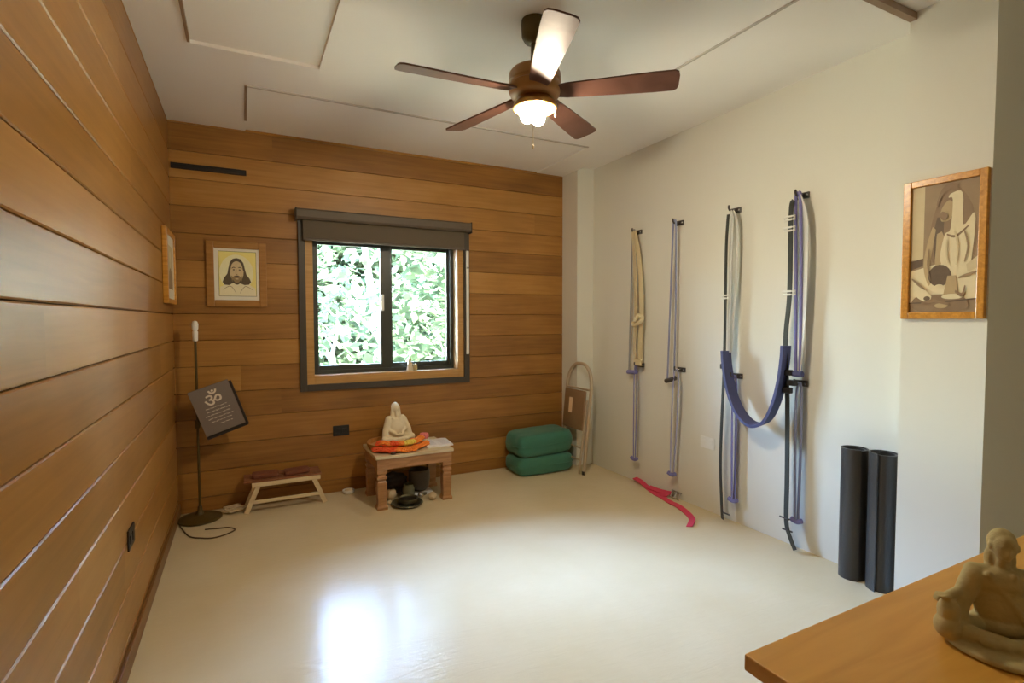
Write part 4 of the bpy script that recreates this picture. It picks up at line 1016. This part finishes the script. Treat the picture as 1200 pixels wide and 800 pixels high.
# ------------------------------------------------------------------ folded steel chair leaning on the far pilaster
fc = thing('folding_chair', 'folded beige steel chair without backrest, leaning on the far pilaster', 'chair', (2.54, 3.77, 0))
def cx(z): return 2.508 + 0.085 * (z / 0.92)          # lean towards the pilaster
ya, yb = 3.575, 3.935
bm = new()
tube(bm, [(cx(0.0), ya + 0.01, 0.008), (cx(0.4), ya + 0.004, 0.4), (cx(0.72), ya, 0.72), (cx(0.84), ya + 0.03, 0.84), (cx(0.905), ya + 0.10, 0.905), (cx(0.92), (ya + yb) / 2, 0.918), (cx(0.905), yb - 0.10, 0.905), (cx(0.84), yb - 0.03, 0.84), (cx(0.72), yb, 0.72), (cx(0.4), yb - 0.004, 0.4), (cx(0.0), yb - 0.01, 0.008)], 0.015, 12)
obj('front_frame', bm, M['beigemetal'], fc, True)
bm = new()
tube(bm, [(cx(0) - 0.03, ya + 0.034, 0.008), (cx(0.3) - 0.022, ya + 0.03, 0.3), (cx(0.62) - 0.012, ya + 0.028, 0.62)], 0.010, 10, False)
tube(bm, [(cx(0) - 0.03, yb - 0.034, 0.008), (cx(0.3) - 0.022, yb - 0.03, 0.3), (cx(0.62) - 0.012, yb - 0.028, 0.62)], 0.010, 10, False)
obj('rear_frame', bm, M['beigemetal'], fc, True)
for z in (0.12, 0.22):
    bm = new(); tube(bm, [(cx(z) - 0.027, ya + 0.03, z), (cx(z) - 0.027, yb - 0.03, z)], 0.007, 10, False); obj('cross_bar', bm, M['beigemetal'], fc, True)
bm = new(); tube(bm, [(cx(0.70), ya, 0.705), (cx(0.70), yb, 0.705)], 0.009, 10, False); obj('top_bar', bm, M['beigemetal'], fc, True)
bm = new()
box(bm, (cx(0.53) - 0.03, (ya + yb) / 2, 0.53), (0.02, 0.305, 0.335), Euler((0, 0.092, 0)), 0.008)
stt = obj('seat', bm, M['beigeseat'], fc, True)
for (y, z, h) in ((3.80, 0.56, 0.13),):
    bm = new(); box(bm, (cx(z) - 0.0412, y, z), (0.002, 0.05, h), Euler((0, 0.092, 0)), 0.0005); obj('seat_glint', bm, M['glint'], stt, label='pale painted window glint')  # window reflection on the steel seat, painted as a pale plate
for y in (ya + 0.01, yb - 0.01):
    bm = new(); lathe(bm, [(0.015, 0.0), (0.015, 0.03), (0.012, 0.032)], (cx(0), y, 0), 16); obj('rubber_foot', bm, M['black'], fc, True)

# ------------------------------------------------------------------ near wooden counter with a statue on it
ct = thing('wooden_counter', 'honey wood counter top corner in the lower right foreground', 'counter', (1.5, 0.1, 0))
CX0, CX1, CY0, CY1 = 0.722, 2.35, -0.35, 0.574
bm = new(); bx(bm, CX0, CX1, CY0, CY1, 0.722, 0.75, 0.003); obj('counter_top', bm, M['counter'], ct)
bm = new()
for x in (CX0 + 0.06, CX1 - 0.03): bx(bm, x - 0.02, x + 0.02, CY0 + 0.06, CY1 - 0.06, 0.0, 0.7215)
bx(bm, CX0 + 0.08, CX1 - 0.05, CY0 + 0.05, CY0 + 0.07, 0.0, 0.7215)
obj('cabinet_body', bm, M['counter'], ct)
bm = new(); bx(bm, CX0 + 0.08, CX1 - 0.05, CY0 + 0.07, CY1 - 0.06, 0.34, 0.36); obj('shelf', bm, M['counter'], ct)
ns = thing('stone_statue', 'weathered seated stone statue with hands on knees on the near counter', 'statue', (1.135, 0.40, 0.75))
bm = new(); seated(bm, 'knee', True)
lathe(bm, [(0.40, 0.0), (0.44, 0.01), (0.44, 0.045), (0.40, 0.06), (0.001, 0.06)], (0, -0.08, -0.015), 40)
remeshed('figure', bm, 0.0115, M['stone'], ns, 2, Euler((0, 0, math.radians(-52))), 0.193, (1.135, 0.395, 0.75 + 0.0032))

# ------------------------------------------------------------------ outside: ground and trees
bm = new(); bx(bm, -30, 34, YB + 0.3, 60, -0.5, -0.3); g = struct('ground', bm, M['grass'])
bm = new(); bx(bm, -8.6, -8.2, YB + 0.6, 13.0, -0.4, 5.2); struct('wall_bounce', bm, M['bouncewall'])  # unseen wall, added to bounce sunlight through the window onto the right wall
def tree(label, x, y, h, lean, tr, crown, nleaf, m, seed, z0=1.2, leafs=0.13):
    r_ = random.Random(seed)
    t = thing('tree', label, 'tree', (x, y, -0.3), 'trees outside the window')
    bm = new(); pts = [(x + lean * u ** 1.2 + r_.uniform(-.04, .04), y + 0.1 * u, -0.32 + h * 0.9 * u) for u in (0, .2, .4, .6, .8, 1)]
    tube(bm, pts, tr, 10, radii=(tr, tr * 0.35))
    for k in range(7):
        u = 0.35 + 0.09 * k; bpt = Vector((x + lean * u ** 1.2, y + 0.1 * u, -0.3 + h * 0.9 * u)); a = r_.uniform(0, 2 * PI)
        tip = bpt + Vector((math.cos(a) * crown[0] * 0.7, math.sin(a) * crown[1] * 0.7, h * 0.14))
        tube(bm, [bpt, (bpt + tip) / 2 + Vector((0, 0, 0.1)), tip], tr * 0.3, 6, radii=(tr * 0.32, tr * 0.1))
    obj('trunk', bm, M['bark'], t, True)
    bm = new()
    nc = 26; cl = []
    for k in range(nc):
        a = r_.uniform(0, 2 * PI); q = math.sqrt(r_.random())
        cl.append(Vector((x + lean * 0.6 + math.cos(a) * q * crown[0], y + math.sin(a) * q * crown[1], z0 + r_.random() * (h - z0))))
    for k in range(nleaf):
        c = cl[k % nc] + Vector((r_.gauss(0, .42), r_.gauss(0, .42), r_.gauss(0, .34)))
        rot = Euler((r_.uniform(-.9, .9), r_.uniform(-.9, .9), r_.uniform(0, 6.28))).to_matrix(); s = leafs * r_.uniform(.6, 1.3)
        q = [rot @ Vector(v_) * s + c for v_ in ((-.5, 0, 0), (-.1, -.32, -.05), (.55, 0, -.12), (-.1, .32, -.05))]
        bm.faces.new([bm.verts.new(v_) for v_ in q])
    o = obj('crown', bm, m, t)
    return t
for args in [
    ('pale leaning tree trunk seen through the left window pane', 1.97, 7.7, 3.7, -0.5, 0.09, (1.2, 0.5), 420, M['leafA'], 1, 2.0, 0.18),
    ('thin pale sapling low in the left window pane', 1.16, 8.2, 2.0, 0.1, 0.045, (0.5, 0.4), 260, M['leafB'], 2, 1.3, 0.18),
    ('leafy tree filling the right window pane', 3.0, 7.4, 4.6, 0.2, 0.09, (1.1, 0.6), 3000, M['leafA'], 3, 0.0, 0.22),
    ('dense tree behind the leaning trunk', 1.4, 12.0, 3.9, 0.1, 0.10, (2.0, 0.7), 6500, M['leafB'], 4, -0.1, 0.3),
    ('dense tree farther right behind the leafy tree', 5.4, 12.0, 5.0, -0.2, 0.12, (2.2, 0.7), 7000, M['leafB'], 5, -0.1, 0.3),
    ('broad leafy tree left of the trunks, out past the left pane', -2.6, 11.6, 4.6, 0.1, 0.10, (2.0, 0.7), 3600, M['leafB'], 7, -0.2, 0.28),  # this tree and the next are out of view, added to screen low sky
    ('outermost leafy tree, farthest left of the window', -6.6, 11.6, 4.6, 0.1, 0.10, (2.0, 0.7), 3600, M['leafB'], 8, -0.2, 0.28)]:
    tree(*args)

# ------------------------------------------------------------------ light
w = bpy.data.worlds.new('sky'); S.world = w; w.use_nodes = True
nt = w.node_tree; bg = nt.nodes['Background']
sk = nt.nodes.new('ShaderNodeTexSky'); sk.sky_type = 'NISHITA'; sk.sun_disc = False
sk.sun_elevation = math.radians(48); sk.sun_rotation = math.radians(125); sk.air_density = 1.0; sk.dust_density = 2.5; sk.ozone_density = 1.5
nt.links.new(sk.outputs[0], bg.inputs[0]); bg.inputs[1].default_value = 27.0
def light(name, kind, loc, rot, energy, **kw):
    l = bpy.data.lights.new(name, kind); l.energy = energy
    for k, v_ in kw.items(): setattr(l, k, v_)
    o = bpy.data.objects.new(name, l); COL.objects.link(o); o.location = loc; o.rotation_euler = rot
    return o
light('sun', 'SUN', (8, -5, 12), Vector((-0.65, 0.45, -0.6)).to_track_quat('-Z', 'Y').to_euler(), 185.0, angle=0.01, color=(1.0, 0.96, 0.9))
po = light('window_portal', 'AREA', (1.02, YB + 0.21, 1.4), (-PI / 2, 0, 0), 1.0, shape='RECTANGLE', size=1.14, size_y=1.06)
po.data.cycles.is_portal = True

# ------------------------------------------------------------------ camera
cam = bpy.data.cameras.new('camera'); cam.sensor_width = 36; cam.lens = 36 * 613.95 / 1200; cam.clip_start = 0.02
co = bpy.data.objects.new('camera', cam); COL.objects.link(co)
Rv = Vector((0.88991062, -0.45613064, -0.00198294)); Uv = Vector((0.02093218, 0.03649522, 0.99911458)); Fv = Vector((0.4556544, 0.88916418, -0.04202529))
m3 = Matrix((Rv, Uv, -Fv)).transposed()
co.matrix_world = Matrix.Translation((0, 0, 1.3)) @ m3.to_4x4()
S.camera = co

S.view_settings.view_transform = 'Standard'; S.view_settings.look = 'None'; S.view_settings.gamma = 1.0; S.view_settings.use_curve_mapping = False
S.view_settings.exposure = 1.05
S.cycles.use_denoising = True
S.cycles.max_bounces = 10; S.cycles.diffuse_bounces = 6
S.cycles.sample_clamp_indirect = 6.0
